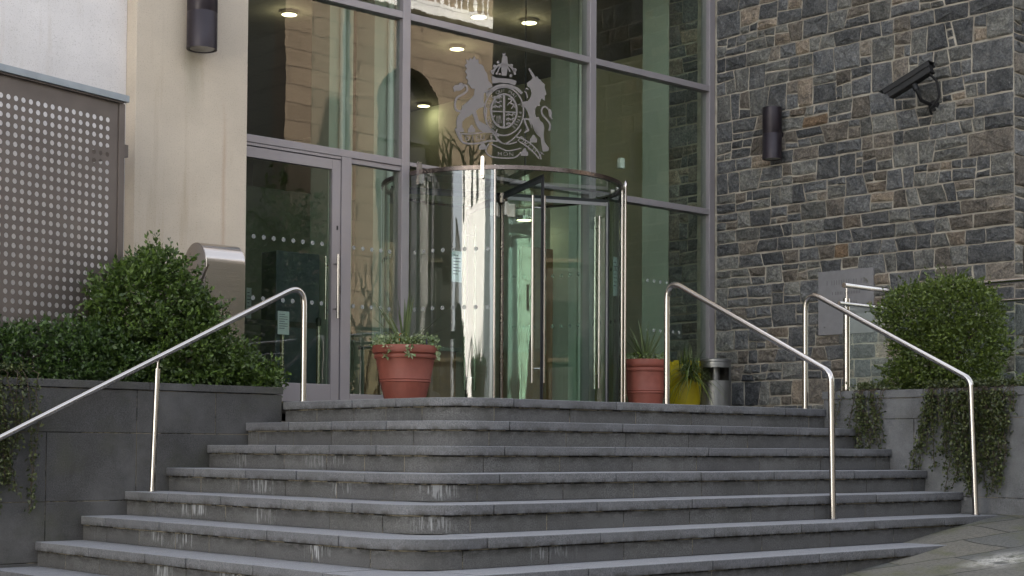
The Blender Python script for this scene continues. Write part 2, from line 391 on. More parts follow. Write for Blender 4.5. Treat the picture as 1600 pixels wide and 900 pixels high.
for k in range(0, 11):
    rnd = random.Random(100 + k); z = -k * RI; p = Path(k, YL - .004, XR - .004)
    if k > 5:                                  # the right arm of the lower steps runs out into the rising pavement
        xe = 1.66 + (z + .02 + 1.225) / .135 + .35; p = Path(k, YL - .004, min(XR - .004, max(xe, p.x0 + 1.2)))
    ZB = z - RI                                # bottom of this riser
    st = thing('step', None, None, (0, 0, 0)) if False else None
    tr = MB(); rs = MB(); ub = k * 7.3
    mid0, mid1 = p.la - .26, p.la + p.lb + .14
    def runs(a, b, wmin, wmax, flip=False):
        out = [];
        if flip:
            t = b
            while t - a > wmax: w_ = rnd.uniform(wmin, wmax); out.append((t - w_, t)); t -= w_
            out.append((a, t))
        else:
            t = a
            while b - t > wmax: w_ = rnd.uniform(wmin, wmax); out.append((t, t + w_)); t += w_
            out.append((t, b))
        return out
    for a, b in runs(0, mid0, .5, .78, True) + [(mid0, mid1)] + runs(mid1, p.L, .8, 1.15):
        dz = rnd.uniform(-.0015, .0015); tn = rnd.random()
        ZB = z
        sweep_block(tr, p, a + .0045, b - .0045, rnd.uniform(-.004, .004), .385 if k else .40, z - NT_, z + dz, tn, ub)
    ZB = z - RI
    m0, m1 = p.la + .02, p.la + p.lb - .03
    for a, b in runs(0, m0, .4, .62, True) + [(m0, m1)] + runs(m1, p.L, .62, .8):
        sweep_block(rs, p, a + .003, b - .003, .022 + rnd.uniform(-.001, .002), .16, z - RI + .001, z - NT_ - .008, rnd.random(), ub)
    ZB = z - RI
    mo_ = MB(); sweep_block(mo_, p, 0, p.L, .0255, .165, z - RI + .0005, z - NT_ - .0005, .5, 0)
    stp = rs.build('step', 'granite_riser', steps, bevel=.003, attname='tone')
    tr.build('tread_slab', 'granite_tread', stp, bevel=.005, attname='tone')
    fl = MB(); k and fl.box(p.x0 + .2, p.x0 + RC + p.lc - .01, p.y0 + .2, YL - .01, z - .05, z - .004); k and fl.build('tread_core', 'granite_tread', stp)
    mo_.uv = {}; mo_.build('mortar_joint', 'mortar_dark', stp)
mb = MB(); mb.box(.2, 7.1, .2, YC + .055, -.06, -.004); mb.box(XR + .005, 7.1, -.25, .199, -.2, -.005)
mb.build('landing_floor', 'granite_light', steps)
mb = MB(); mb.box(XR + .95, 7.1, -6, -.25, -1.5, -.15)
ramp = mb.build('ramp', 'granite_light'); ramp['kind'] = 'structure'

# ------------------------------------------------------------------ left granite planter wall
pl = thing('planter_wall', 'dark granite panelled planter wall left of the steps, below the hedge', 'wall', (-2, YL, 0))
mb = MB(); mb.box(-9, -.009, YL + .006, YL + .16, -2.6, .058); mb.box(-.13, -.003, YL + .16, 2.95, -1.5, .058); mb.build('wall_core', 'mortar_dark', pl)
mb = MB(); rows = [(-.263, .055), (-.765, -.268), (-1.2, -.77), (-1.7, -1.205), (-2.6, -1.705)]
cols = [[-9, -5.2, -3.9, -2.7, -1.30, -.62, -.004], [-9, -5, -3.2, -2.02, -1.30, -.28, -.004], [-9, -5.1, -3.6, -2.02, -1.0, -.004], [-9, -4.4, -2.9, -1.4, -.004], [-9, -4, -2.1, -.004]]
for (z0, z1), cs in zip(rows, cols):
    for a, b in zip(cs[:-1], cs[1:]): mb.box(a + .003, b - .003, YL + random.uniform(-.001, .001), YL + .05, z0, z1)
mb.box(-.05, -.0, YL + .05, 2.95, -1.2, .055)
mb.build('wall_panel', 'granite_panel', pl, bevel=.003)
mb = MB(); t = -9.
while t < -.1:
    e = min(0.0, t + 1.3 if t < -1.4 else 0.0); mb.box(t + .003, e - .002, YL - .012, YL + .30, .062, .118); t = e
mb.build('coping', 'granite_panel', pl, bevel=.004)
mb = MB(); mb.box(-9, -.14, YL + .3, 3.15, -.2, .06); tag(mb.build('planter_soil', 'soil'), kind='structure')

# ------------------------------------------------------------------ right granite planter
pr = thing('planter_wall', 'grey-blue granite planter wall right of the steps with trailing ivy over it', 'wall', (XR, -2, 0))
mb = MB(); mb.box(XR + .006, XR + .16, -7, .015, -2.2, .09); mb.box(XR + .04, XR + .95, -.02, .018, -.5, .09); mb.build('wall_core', 'mortar_dark', pr)
mb = MB()
for (z0, z1), cs in zip([(-.088, .085), (-.735, -.093), (-1.3, -.74)], [[-7, -4.4, -2.6, -1.45, -.55, .02], [-7, -3.9, -2.3, -.9, .02], [-7, -4, -2.6, .02]]):
    for a, b in zip(cs[:-1], cs[1:]): mb.box(XR + random.uniform(-.001, .001), XR + .05, a + .003, b - .003, z0, z1)
mb.box(XR + .0, XR + .95, .019, .03, -.3, .085)
mb.build('wall_panel', 'granite_light', pr, bevel=.003)
mb = MB(); t = -7.
while t < -.1:
    e = t + 1.2 if t < -1.6 else .045; mb.box(XR - .012, XR + .26, t + .003, e - .002, .09, .158); t = e
mb.box(XR + .27, XR + .95, -.2, .045, .09, .157)
mb.build('coping', 'granite_light', pr, bevel=.004)
mb = MB(); mb.box(XR + .2, XR + .95, -7, -.21, -.5, .10); mb.build('soil_bed', 'soil', pr)
mb = MB(); mb.box(XR + .95, XR + 1.0, -7, .03, -2, .15); mb.build('back_wall', 'granite_light', pr)

# ------------------------------------------------------------------ rubble stone wall
class Rubble:
    def __init__(s, seed): s.rnd = random.Random(seed); s.v = []; s.f = []; s.c = []
    def color(s, grey=False):
        r = s.rnd.random(); j = s.rnd.uniform(.95, 1.85)
        if grey: r *= .8
        if r < .46: c = (.106, .110, .115)
        elif r < .72: c = (.140, .141, .134)
        elif r < .89: c = (.15, .134, .116)
        elif r < .955: c = (.215, .18, .145)
        elif r < .966: c = (.245, .172, .112)
        else: c = (.075, .08, .088)
        return (c[0] * j * 1.2, c[1] * j * 1.18, c[2] * j * 1.14)
    def stone(s, q, mapf, dep, grey=False):
        """q: four (a, z) corners ccw"""
        rnd = s.rnd; g = .006 + rnd.random() * .004
        cx = sum(p[0] for p in q) / 4; cz = sum(p[1] for p in q) / 4
        mw = max(abs(q[0][0] - q[1][0]), .05); mh = max(abs(q[0][1] - q[3][1]), .05)
        pts = []
        for i in range(4):                       # outline with a mid point on each side, corners slightly knocked off
            a, b = q[i], q[(i + 1) % 4]
            for t in (.035, .5, .965):
                jj = .007 if t == .5 else .005; pts.append((a[0] + (b[0] - a[0]) * t + rnd.uniform(-jj, jj), a[1] + (b[1] - a[1]) * t + rnd.uniform(-jj, jj)))
        def inset(p, d):
            dx, dz = p[0] - cx, p[1] - cz
            return (cx + dx * max(0, 1 - 2 * d / mw), cz + dz * max(0, 1 - 2 * d / mh))
        b = len(s.v); n = len(pts); h = dep + rnd.uniform(-.006, .012)
        for p in pts: a = inset(p, g); s.v.append(mapf(a[0], a[1], 0.))
        for p in pts: a = inset(p, g + .003); s.v.append(mapf(a[0], a[1], h * .6))
        for p in pts: a = inset(p, g + .018); s.v.append(mapf(a[0], a[1], h + rnd.uniform(-.006, .006)))
        for p in pts: t = rnd.uniform(.42, .62); s.v.append(mapf(cx + (p[0] - cx) * t, cz + (p[1] - cz) * t, h + rnd.uniform(-.007, .016)))
        s.v.append(mapf(cx + rnd.uniform(-.15, .15) * mw, cz + rnd.uniform(-.15, .15) * mh, h + rnd.uniform(-.006, .022)))
        col = s.color(grey)
        for l in (0, 1, 2):
            for i in range(n): s.f.append((b + l * n + i, b + l * n + (i + 1) % n, b + (l + 1) * n + (i + 1) % n, b + (l + 1) * n + i)); s.c.append(col)
        for i in range(n): s.f.append((b + 3 * n + i, b + 3 * n + (i + 1) % n, b + 4 * n)); s.c.append(col)
    def fill(s, a0, a1, z0, z1, mapf, quoin=0, dep=.016):
        rnd = s.rnd; z = z0; row = 0; prev_n = None
        while z < z1 - .06:
            H = rnd.choice([.16, .2, .24, .27, .31]) * rnd.uniform(.93, 1.07); H = min(H, z1 - z)
            a = a0; right = a1
            if quoin:
                qw = (.30 if row % 2 else .52) * rnd.uniform(.85, 1.15)
                s.stone([(a1 - qw, z), (a1, z), (a1, z + H), (a1 - qw, z + H)], mapf, dep, True); right = a1 - qw
            sl = 0.
            while a < right - .05:
                w_ = rnd.uniform(.13, .36); 
                if right - a - w_ < .12: w_ = right - a
                sr = 0 if abs(a + w_ - right) < .02 else rnd.uniform(-.035, .035) * (1 if rnd.random() < .5 else .3)
                t = rnd.random()
                L = lambda f: a + sl * (2 * f - 1) * .5 * 2
                Rr = lambda f: a + w_ + sr * (2 * f - 1) * .5 * 2
                tl_ = rnd.uniform(-.10, .10)
                def q(f0, f1, g0=0., g1=1.):
                    def pt(g, f): return (L(f) + (Rr(f) - L(f)) * g, z + H * (f + (tl_ * (g - .5) if 0 < f < 1 else 0)))
                    return [pt(g0, f0), pt(g1, f0), pt(g1, f1), pt(g0, f1)]
                if H > .19 and t < .30:
                    f = rnd.uniform(.35, .68); s.stone(q(0, f), mapf, dep)
                    if w_ > .22 and rnd.random() < .6: gm = rnd.uniform(.35, .65); s.stone(q(f, 1, 0, gm), mapf, dep); s.stone(q(f, 1, gm, 1), mapf, dep)
                    else: s.stone(q(f, 1), mapf, dep)
                elif H > .19 and t < .48:
                    f = rnd.uniform(.32, .6)
                    if w_ > .2: gm = rnd.uniform(.35, .65); s.stone(q(0, f, 0, gm), mapf, dep); s.stone(q(0, f, gm, 1), mapf, dep)
                    else: s.stone(q(0, f), mapf, dep)
                    s.stone(q(f, 1), mapf, dep)
                elif H > .24 and w_ > .26 and t < .6:
                    gm = rnd.uniform(.6, .75); s.stone(q(0, 1, 0, gm), mapf, dep)
                    for f0, f1 in ((0, .36), (.36, .7), (.7, 1)): s.stone(q(f0, f1, gm, 1), mapf, dep)
                else: s.stone(q(0, 1), mapf, dep)
                a += w_; sl = sr
            z += H; row += 1
    def build(s, name, parent):
        me = bpy.data.meshes.new(name); me.from_pydata(s.v, [], s.f); me.materials.append(M['rubble'])
        bm = bmesh.new(); bm.from_mesh(me); bmesh.ops.recalc_face_normals(bm, faces=bm.faces); bm.to_mesh(me); bm.free()
        at_ = me.attributes.new('stone', 'FLOAT_COLOR', 'FACE'); at_.data.foreach_set('color', [x for c in s.c for x in (*c, 1.)])
        ob = bpy.data.objects.new(name, me); COL.objects.link(ob); ob.parent = parent; ob.matrix_parent_inverse = Matrix.Translation(-Vector(parent.location)); return ob
YE = -.215                                       # front corner of the stone wall
sw = thing('stone_wall', 'dark grey coursed rubble stone wall with pale mortar, right of the glass entrance', 'wall', (XS, 1.7, 0))
mb = MB(); mb.box(XS, XS + .55, YE + .001, YC + .02, -1.2, 9.5); mb.box(XS + .56, 17, YE + .01, YE + .56, -1.2, 9.5); mb.build('mortar', 'mortar', sw)
rb = Rubble(11); rb.fill(-(YC - .02), -YE, -.3, 6.2, lambda a, z, d: (XS - d, -a, z), quoin=1); rb.build('stone_face', sw)
rb = Rubble(5); rb.fill(XS - .002, 8.7, -.3, 6.2, lambda a, z, d: (a, YE - d, z), dep=.02); rb.build('stone_return', sw)

# ------------------------------------------------------------------ rendered wall (column + splayed wall) and the mass behind
rw = thing('rendered_wall', 'cream rendered wall with a projecting pier, left of the glass entrance', 'wall', (-.3, 3.2, 0))
mb = MB(); mb.box(-.788, .293, 3.2, 3.9, -.3, 9.5); mb.build('pier', 'render', rw, bevel=.006)
dl = Vector((-.998, -.06, 0)).normalized(); nl = Vector((-.06, .998, 0)).normalized()
a = Vector((-.79, 3.36, 0)); b = a + dl * 8
mb = MB(); mb.prism([a + Vector((0, 0, -.4)), b + Vector((0, 0, -.4)), b + nl * .5 + Vector((0, 0, -.4)), a + nl * .5 + Vector((0, 0, -.4))], (0, 0, 9.9)); mb.build('wall_face', 'render_pale', rw)
ms = thing('courthouse_block', 'plain pale upper storeys of the courthouse behind and above the entrance', 'building', (0, 12, 0))
mb = MB(); mb.box(-1.2, 17, YC + .03, YC + .4, 6.95, 20.6); mb.box(-9, -1.21, 3.9, 4.4, -.5, 20.6); mb.box(7.75, 17, 1.2, 1.6, -.5, 20.6); mb.box(-9, 17, 22, 22.4, -.5, 20.6); mb.box(-9.4, -9, 3.9, 22.4, -.5, 20.6); mb.box(17, 17.4, -.2, 22.4, -.5, 20.6); mb.build('wall', 'render', ms)
mb = MB(); mb.box(-9, 17, YC + .0, 22.4, 20.61, 21); mb.build('roof', 'slate_roof', ms)

# ------------------------------------------------------------------ interior of the foyer
ro = thing('foyer', 'dim entrance foyer with pale piers and olive walls seen through the glazing', 'room', (4, 7, 0))
mb = MB(); mb.box(-1, 15, YC + .06, 19, -.12, -.006); mb.build('floor', 'floor_tile', ro)
mb = MB(); mb.box(-1, 15, YC + .15, 19, 5.66, 5.9); mb.build('ceiling', 'ceiling_white', ro)
mb = MB(); mb.box(-1, 15, 18.6, 18.9, 0, 6.69); mb.box(14.8, 15, 4.9, 18.6, 0, 6.69); mb.box(-1.2, -1, 4, 18.6, 0, 6.69); mb.build('back_wall', 'wall_inner_dark', ro)
mb = MB(); mb.box(-.9, 2.55, 7.2, 7.4, 0, 2.6); mb.build('partition', 'plaster_olive', ro)
mb = MB(); mb.box(3.05, 5.9, 8.2, 8.4, 0, 2.9); mb.build('partition', 'wall_inner_dark', ro)
mb = MB(); mb.box(XS - .01, XS + .54, 4.45, 4.88, 0, 5.65); mb.build('plaster_jamb', 'pier_pale', ro)
mb = MB(); mb.box(10.2, 10.35, 4.9, 18.6, 0, 5.65); mb.build('side_wall', 'plaster_green', ro)
rb = Rubble(21); rb.fill(-4.44, -3.98, -.0, 5.7, lambda a, z, d: (XS - .0 - d, -a, z), dep=.02); rb.build('inner_stone', ro)
mb = MB(); mb.box(XS, XS + .5, YC + .06, 4.449, 0, 6.9); mb.build('inner_mortar', 'mortar', ro)
for x0, x1, y in ((3.145, 3.475, 6.), (3.777, 4.218, 6.), (6.924, 7.297, 6.)):
    mb = MB(); mb.box(x0, x1, y, y + .35, 0, 5.65); q = mb.build('pier', 'pier_pale', ro)
    mb = MB(); mb.tube([(x0 + (x1 - x0) * .45, y - .05, .02), (x0 + (x1 - x0) * .45, y - .05, 5.64)], .035, 10); mb.build('pipe', 'white_paint', q, smooth=True)
mb = MB(); mb.box(2.46, 3.04, 6., 6.3, 0, 1.8); tag(mb.build('cabinet', 'blue_laminate', bevel=.01), 'blue-grey cabinet inside the foyer, seen through the entrance door', 'cabinet')
bd = thing('inner_door', 'dark brown timber door deep inside the foyer, seen through the revolving door', 'door', (6.6, 6, 0))
mb = MB(); mb.box(6.2, 6.74, 6.1, 6.16, 0, 2.2); mb.build('door_leaf', 'timber', bd); mb = MB(); mb.box(6.28, 6.3, 6.06, 6.09, .9, 1.2); mb.build('handle', 'steel', bd)
dk = thing('reception_desk', 'low dark wooden counter inside the foyer behind the narrow side window', 'desk', (3.6, 6.2, 0))
mb = MB(); mb.box(3.3, 4.2, 5.0, 5.5, 0, .72); mb.build('panel', 'timber', dk); mb = MB(); mb.box(3.25, 4.25, 4.95, 5.55, .72, .76); mb.build('worktop', 'wall_inner_dark', dk)
# downlights
lampmb = None
for i, (px, py, z, lab) in enumerate([(452, 22, 5.62, 'lit round downlight seen through the tall pane above the entrance door'), (714, 76, 5.62, 'lit round downlight just left of the etched crown'),
        (662, 165, 5.62, 'lit round downlight lowest in the pane left of the etched lion'), (827, 35, 5.62, 'lit round downlight right of the others in the upper middle pane'),
        (748, 26, 5.62, 'small lit round downlight in the upper middle pane beside the bare tree reflection'), (820, 343, 2.6, 'yellow lit lamp shining inside the revolving door')]):
    q = at(px, py, Z=z); t = thing('ceiling_lamp', lab, 'ceiling light', q, 'downlights in the foyer ceiling')
    mb = MB(); mb.lathe([(.105, 0), (.095, .004), (.02, .006)], (q.x, q.y, z - .01), 20); mb.build('diffuser', 'lamp_glow', t)
    mb = MB(); mb.lathe([(.11, .0), (.12, .0), (.12, .05), (.11, .05)], (q.x, q.y, z - .012), 20, False); mb.build('rim', 'steel', t)
    if z < 3: mb = MB(); mb.tube([(q.x, q.y, z + .05), (q.x, q.y, 5.66)], .008, 8); mb.build('stem', 'frame_dark', t)
    ll = bpy.data.lights.new('lamp_light', 'POINT'); ll.energy = .4 if i in (2, 5) else 1.2; ll.color = (1, .84, .55); ll.shadow_soft_size = .1
    lo = bpy.data.objects.new('lamp_light', ll); COL.objects.link(lo); lo.location = (q.x, q.y, z - .16)
# queue barrier
post_spots = [(2.33, 5.0, 'belt barrier post nearest the door handle inside the foyer'), (1.88, 5.0, 'belt barrier post behind the left handrail bend inside the foyer'), (.7, 5.0, 'belt barrier post behind the curved steel box inside the foyer')]
for x, y, lab in post_spots:
    t = thing('barrier_post', lab, 'barrier', (x, y, 0), 'queue barrier posts')
    mb = MB(); mb.lathe([(.15, 0), (.15, .015), (.03, .03)], (x, y, 0), 20); mb.build('base', 'steel_brushed', t, smooth=True)
    mb = MB(); mb.tube([(x, y, .02), (x, y, .95)], .022, 12); mb.build('pole', 'steel', t, smooth=True)
    mb = MB(); mb.lathe([(.03, 0), (.032, .07), (.02, .09)], (x, y, .9), 16); mb.build('head', 'black_paint', t, smooth=True)
mb = MB(); mb.box(.7, 2.33, 4.995, 5.003, .87, .93); tag(mb.build('barrier_belt', 'black_paint'), 'black belt stretched between the queue barrier posts', 'belt')
def notice(px0, py0, px1, py1, Y, lab, off=.006):
    p0 = at(px0, py1, Y=Y); p1 = at(px1, py0, Y=Y)
    t = thing('paper_notice', lab, 'notice', (p0.x, Y, p0.z))
    mb = MB(); mb.box(p0.x, p1.x, Y, Y + off, p0.z, p1.z); mb.build('sheet', 'paper', t)
    mb = MB(); h = p1.z - p0.z; w_ = p1.x - p0.x
    for i in range(7): mb.box(p0.x + w_ * .12, p0.x + w_ * (.85 if i % 3 else .6), Y - .002, Y - .0005, p0.z + h * (.85 - i * .1), p0.z + h * (.87 - i * .1))
    mb.build('text_lines', 'ink', t)
notice(434, 487, 452, 522, 4.6, 'white notice seen through the entrance door beside the handrail bend')
notice(706, 393, 722, 440, YC + .1, 'tall pale notice inside the left curved glass of the revolving door')
notice(385, 450, 393, 503, 6.8, 'small notice on the foyer wall at the left edge of the entrance door')
notice(958, 402, 965, 462, YC + .6, 'narrow pale notice behind the right edge of the revolving door')
p0 = at(970, 246, Y=YC + .3); mb = MB(); mb.box(p0.x, p0.x + .07, YC + .3, YC + .36, p0.z - .12, p0.z); tag(mb.build('wall_sensor', 'white_paint', bevel=.01), 'small white sensor box behind the glass right of the revolving door', 'sensor')

# ------------------------------------------------------------------ curtain wall
cw = thing('glazed_facade', 'tall glazed entrance front with grey metal frames and an etched royal coat of arms', 'facade', (4, YC, 0))
XM = [.605 - .35, 2.448, 5.060, XS - .06]        # mullion centres
mw = .048
ZT = [3.925, 5.40, 6.88]; ZB1 = 2.45
def frame_box(x0, x1, z0, z1, name, d0=-.0, d1=.14, mat='frame_paint', parent=cw):
    mb = MB(); mb.box(x0, x1, YC + d0, YC + d1, z0, z1); return mb.build(name, mat, parent, bevel=.004)
for x in XM: frame_box(x - mw, x + mw, 0.0 if x < 1 or x > 4.9 or True else 0, 6.93, 'mullion')
frame_box(XS - .011, XS + .0, 0, 6.93, 'edge_trim', .01, .1)
for i in range(3):
    a, b = XM[i] + mw + .0015, XM[i + 1] - mw - .0015
    for z in ZT: frame_box(a, b, z - .035, z + .035, 'transom', .003, .13)
    if i != 1: frame_box(a, b, ZB1 - .03, ZB1 + .04, 'transom', .003, .13)
frame_box(XM[1] + mw + .0015, XM[2] - mw - .0015, 2.43, 2.47, 'transom', .003, .13)
frame_box(XM[2] + mw + .0015, XM[3] - mw - .0015, 0., .05, 'bottom_rail', .003, .13)
def pane(x0, x1, z0, z1, name='pane', y=YC + .055, mat='glass_pane', parent=cw):
    mb = MB(); mb.box(x0, x1, y, y + .012, z0, z1); return mb.build(name, mat, parent)
zz = [ZT[0] + .036, ZT[1] - .036], [ZT[1] + .036, ZT[2] - .036]
for i in range(3):
    a, b = XM[i] + mw + .001, XM[i + 1] - mw - .001
    pane(a, b, (ZB1 + .041) if i != 1 else 2.471, ZT[0] - .036)
    for z0, z1 in zz: pane(a, b, z0, z1)
pane(XM[2] + mw + .001, XM[3] - mw - .001, .051, ZB1 - .031)
# side light between door and mullion
frame_box(1.676, 1.79, 0, ZB1 - .031, 'mullion', .002, .13)
frame_box(1.7915, XM[1] - mw - .0015, 0.02, .15, 'bottom_rail', .003, .13)
frame_box(1.7915, XM[1] - mw - .0015, 2.37, ZB1 - .0315, 'head_rail', .02, .11)
pane(1.80, XM[1] - mw - .002, .151, 2.369)
# door
frame_box(.32, 1.6745, 2.39, ZB1 - .0315, 'door_head', .010, .12)
dr = thing('glass_door', 'grey framed glass entrance door with long vertical handle, left of the revolving door', 'door', (1.6, YC, 0))
mb = MB(); y0, y1 = YC + .016, YC + .075
mb.box(1.575, 1.672, y0, y1, .012, 2.384); mb.box(.33, .43, y0, y1, .012, 2.384); mb.box(.4305, 1.5745, y0 + .001, y1 - .001, 2.285, 2.383); mb.box(.4305, 1.5745, y0 + .001, y1 - .001, .06, .235); mb.box(.33, 1.672, y0 - .004, y1, 0.0, .0115)
mb.build('door_frame', 'frame_paint', dr, bevel=.003)
mb = MB(); mb.box(.431, 1.574, YC + .04, YC + .052, .236, 2.284); mb.build('pane', 'glass_pane', dr)
for yy, xx in ((YC - .055, 1.60), (YC + .14, 1.60)):
    mb = MB(); mb.tube([(xx, yy, .86), (xx, yy, 1.47)], .014, 12)
    for z in (.95, 1.38): mb.tube([(xx, yy, z), (xx, YC + .03, z)], .009, 8)
    mb.build('handle', 'steel', dr, smooth=True)
mb = MB(); mb.lathe([(.012, 0), (.012, .01)], (0, 0, 0), 12); mb = MB(); mb.box(1.628, 1.642, YC + .010, YC + .0155, 1.71, 1.75); mb.build('lock', 'rubber', dr)
mb = MB(); mb.box(1.663, 1.671, YC + .008, YC + .0155, 1.10, 1.18); mb.build('latch', 'rubber', dr)
def dots(x0, n, step, z, parent, y=YC + .0515, r=.021, xs=None):
    mb = MB()
    for i in range(n):
        c = (x0 + i * step, z)
        mb.prism([(c[0] + r * math.cos(t * math.pi / 8), y, c[1] + r * math.sin(t * math.pi / 8)) for t in range(16)], (0, -.0015, 0))
    mb.build('marking_dots', 'dot_film', parent)
dots(.50, 10, .1085, 1.565, dr, YC + .0385); dots(.50, 10, .1085, 1.0, dr, YC + .0385)
dots(1.86, 5, .1085, 1.0, cw, YC + .0535); dots(1.86, 5, .1085, 1.565, cw, YC + .0535)
dots(6.0, 6, .1085, 1.565, cw, YC + .0535); dots(6.0, 6, .1085, 1.0, cw, YC + .0535)

# coat of arms: outlines in the plane of the pane
YG = YC + .052
def P2(pts, s=4.5, ox=670, oy=60): return [at(ox + x / s, oy + y / s, Y=YG) for x, y in pts]
arms = MB()
def poly(pts): arms.prism(P2(pts), (0, -.002, 0))
def stroke(pts, w0, w1=None):
    w1 = w1 or w0; n = len(pts); Lf = []; Rt = []
    for i in range(n):
        a = pts[max(0, i - 1)]; b = pts[min(n - 1, i + 1)]; d = math.hypot(b[0] - a[0], b[1] - a[1]) or 1; nx, ny = -(b[1] - a[1]) / d, (b[0] - a[0]) / d
        w_ = (w0 + (w1 - w0) * i / (n - 1)) / 2; Lf.append((pts[i][0] + nx * w_, pts[i][1] + ny * w_)); Rt.append((pts[i][0] - nx * w_, pts[i][1] - ny * w_))
    q = P2(Lf + Rt); b = len(arms.v)
    arms.add(q, [(i, i + 1, n + i + 1, n + i) for i in range(n - 1)]); arms.add([p + Vector((0, -.002, 0)) for p in q], [(i, n + i, n + i + 1, i + 1) for i in range(n - 1)])
def smoothc(pts, n=6):
    out = []
    for i in range(len(pts) - 1):
        p0, p1, p2, p3 = pts[max(i - 1, 0)], pts[i], pts[i + 1], pts[min(i + 2, len(pts) - 1)]
        for j in range(n):
            t = j / n
            out.append(tuple(.5 * (2 * p1[c] + (p2[c] - p0[c]) * t + (2 * p0[c] - 5 * p1[c] + 4 * p2[c] - p3[c]) * t * t + (-p0[c] + 3 * p1[c] - 3 * p2[c] + p3[c]) * t ** 3) for c in (0, 1)))
    return out + [pts[-1]]
def ell(cx, cy, rx, ry, a0, a1, n=40): return [(cx + rx * math.cos(R(a0 + (a1 - a0) * i / n)), cy + ry * math.sin(R(a0 + (a1 - a0) * i / n))) for i in range(n + 1)]
# lion with crown, tail and scroll foot
poly([(262, 145), (282, 158), (292, 136), (306, 150), (320, 124), (332, 150), (348, 146), (352, 178), (366, 182), (384, 196), (392, 222), (410, 250), (418, 296), (440, 322), (448, 342), (420, 352), (402, 372), (388, 392), (384, 440),
      (392, 470), (374, 486), (352, 492), (330, 510), (342, 550), (352, 580), (392, 602), (430, 628), (462, 650), (440, 664), (398, 664), (352, 640), (330, 604), (318, 560), (304, 528), (286, 546), (258, 560), (236, 586), (234, 628), (246, 640), (244, 658), (212, 658), (196, 636), (194, 572), (204, 546), (222, 520), (236, 474), (270, 446), (300, 420), (318, 396), (322, 356), (300, 352), (286, 330), (272, 318), (276, 296), (258, 276), (270, 258), (254, 232), (268, 214), (252, 190), (268, 176)])
stroke(smoothc([(228, 512), (196, 506), (184, 470), (196, 420), (240, 392), (268, 368), (264, 336), (236, 326)]), 15, 13)
poly([(246, 322), (228, 312), (216, 314), (210, 326), (184, 328), (170, 346), (178, 376), (196, 366), (206, 372), (232, 360), (250, 342)])
stroke(smoothc([(400, 380), (430, 368), (452, 372)]), 22, 14); stroke(smoothc([(385, 470), (404, 500), (400, 560), (412, 586)]), 12, 8)
# unicorn
poly([(698, 214), (708, 208), (744, 262), (752, 276), (760, 264), (772, 286), (786, 290), (792, 306), (816, 322), (812, 342), (820, 366), (826, 394), (814, 404), (816, 440), (800, 430), (792, 422), (776, 462), (786, 476), (760, 474), (748, 496), (746, 530), (756, 556), (770, 550), (778, 574), (802, 594), (812, 630), (806, 676), (812, 720), (822, 742), (846, 772), (838, 794), (800, 796), (790, 744), (786, 700), (760, 676), (742, 650), (728, 610), (720, 594), (726, 640), (712, 600), (700, 572), (678, 574), (690, 610), (706, 640), (700, 656), (664, 668), (690, 640), (668, 588), (664, 562), (708, 560), (696, 520), (676, 486), (650, 480), (664, 444), (698, 440), (712, 420), (722, 390), (716, 360), (706, 344), (694, 340), (690, 312), (708, 300), (722, 290), (730, 276)])
stroke(smoothc([(846, 648), (852, 606), (826, 568), (796, 532), (796, 494), (818, 480), (842, 500)]), 13, 11)
poly([(836, 492), (856, 498), (866, 524), (862, 552), (872, 574), (854, 562), (842, 540), (840, 512)])
stroke(smoothc([(738, 600), (752, 650), (790, 690)]), 9, 8); stroke([(700, 360), (690, 352), (680, 356)], 9); stroke([(672, 372), (684, 380), (694, 420)], 9)
# crown over the garter
stroke(ell(527, 268, 80, 88, 190, 352, 30), 15); stroke(ell(527, 262, 46, 74, 200, 340, 20), 9)
poly([(512, 262), (508, 180), (520, 118), (512, 104), (528, 108), (540, 100), (536, 122), (550, 128), (556, 190), (546, 262)])
poly([(442, 262), (470, 276), (500, 280), (545, 282), (590, 290), (616, 300), (606, 330), (560, 316), (500, 310), (446, 318)])
for x, y, r_ in ((462, 196, 12), (486, 168, 10), (580, 190, 11), (604, 222, 13), (446, 232, 12), (478, 246, 9), (576, 262, 10), (498, 250, 8)): poly(ell(x, y, r_, r_, 0, 330, 11))
poly([(400, 392), (430, 356), (470, 330), (520, 318), (580, 326), (630, 348), (660, 380), (650, 396), (610, 360), (540, 342), (470, 350), (430, 382), (404, 410)])
# garter rings, quartered shield
stroke(ell(528, 512, 138, 170, 0, 360, 64), 10); stroke(ell(528, 510, 90, 118, 0, 360, 56), 13)
stroke([(528, 396), (528, 626)], 15); stroke([(440, 512), (616, 520)], 9)
rr = random.Random(3)
for qx, qy in ((482, 450), (574, 570)):
    for i in range(3):
        yy = qy - 36 + i * 32; stroke(smoothc([(qx - 30, yy + 8), (qx - 14, yy - 6), (qx + 4, yy + 6), (qx + 22, yy - 6), (qx + 30, yy + 4)], 3), 9, 7); stroke([(qx - 12, yy), (qx - 18, yy + 14)], 5); stroke([(qx + 12, yy), (qx + 18, yy + 14)], 5)
stroke(smoothc([(556, 424), (584, 430), (572, 456), (598, 464), (580, 494)], 4), 12, 8); stroke([(566, 448), (552, 470)], 6); stroke([(592, 466), (606, 486)], 6)
stroke(smoothc([(462, 540), (452, 570), (470, 600), (496, 606)], 4), 8)
for x in (474, 484, 494, 504): stroke([(x, 542), (x + 6, 596)], 3)
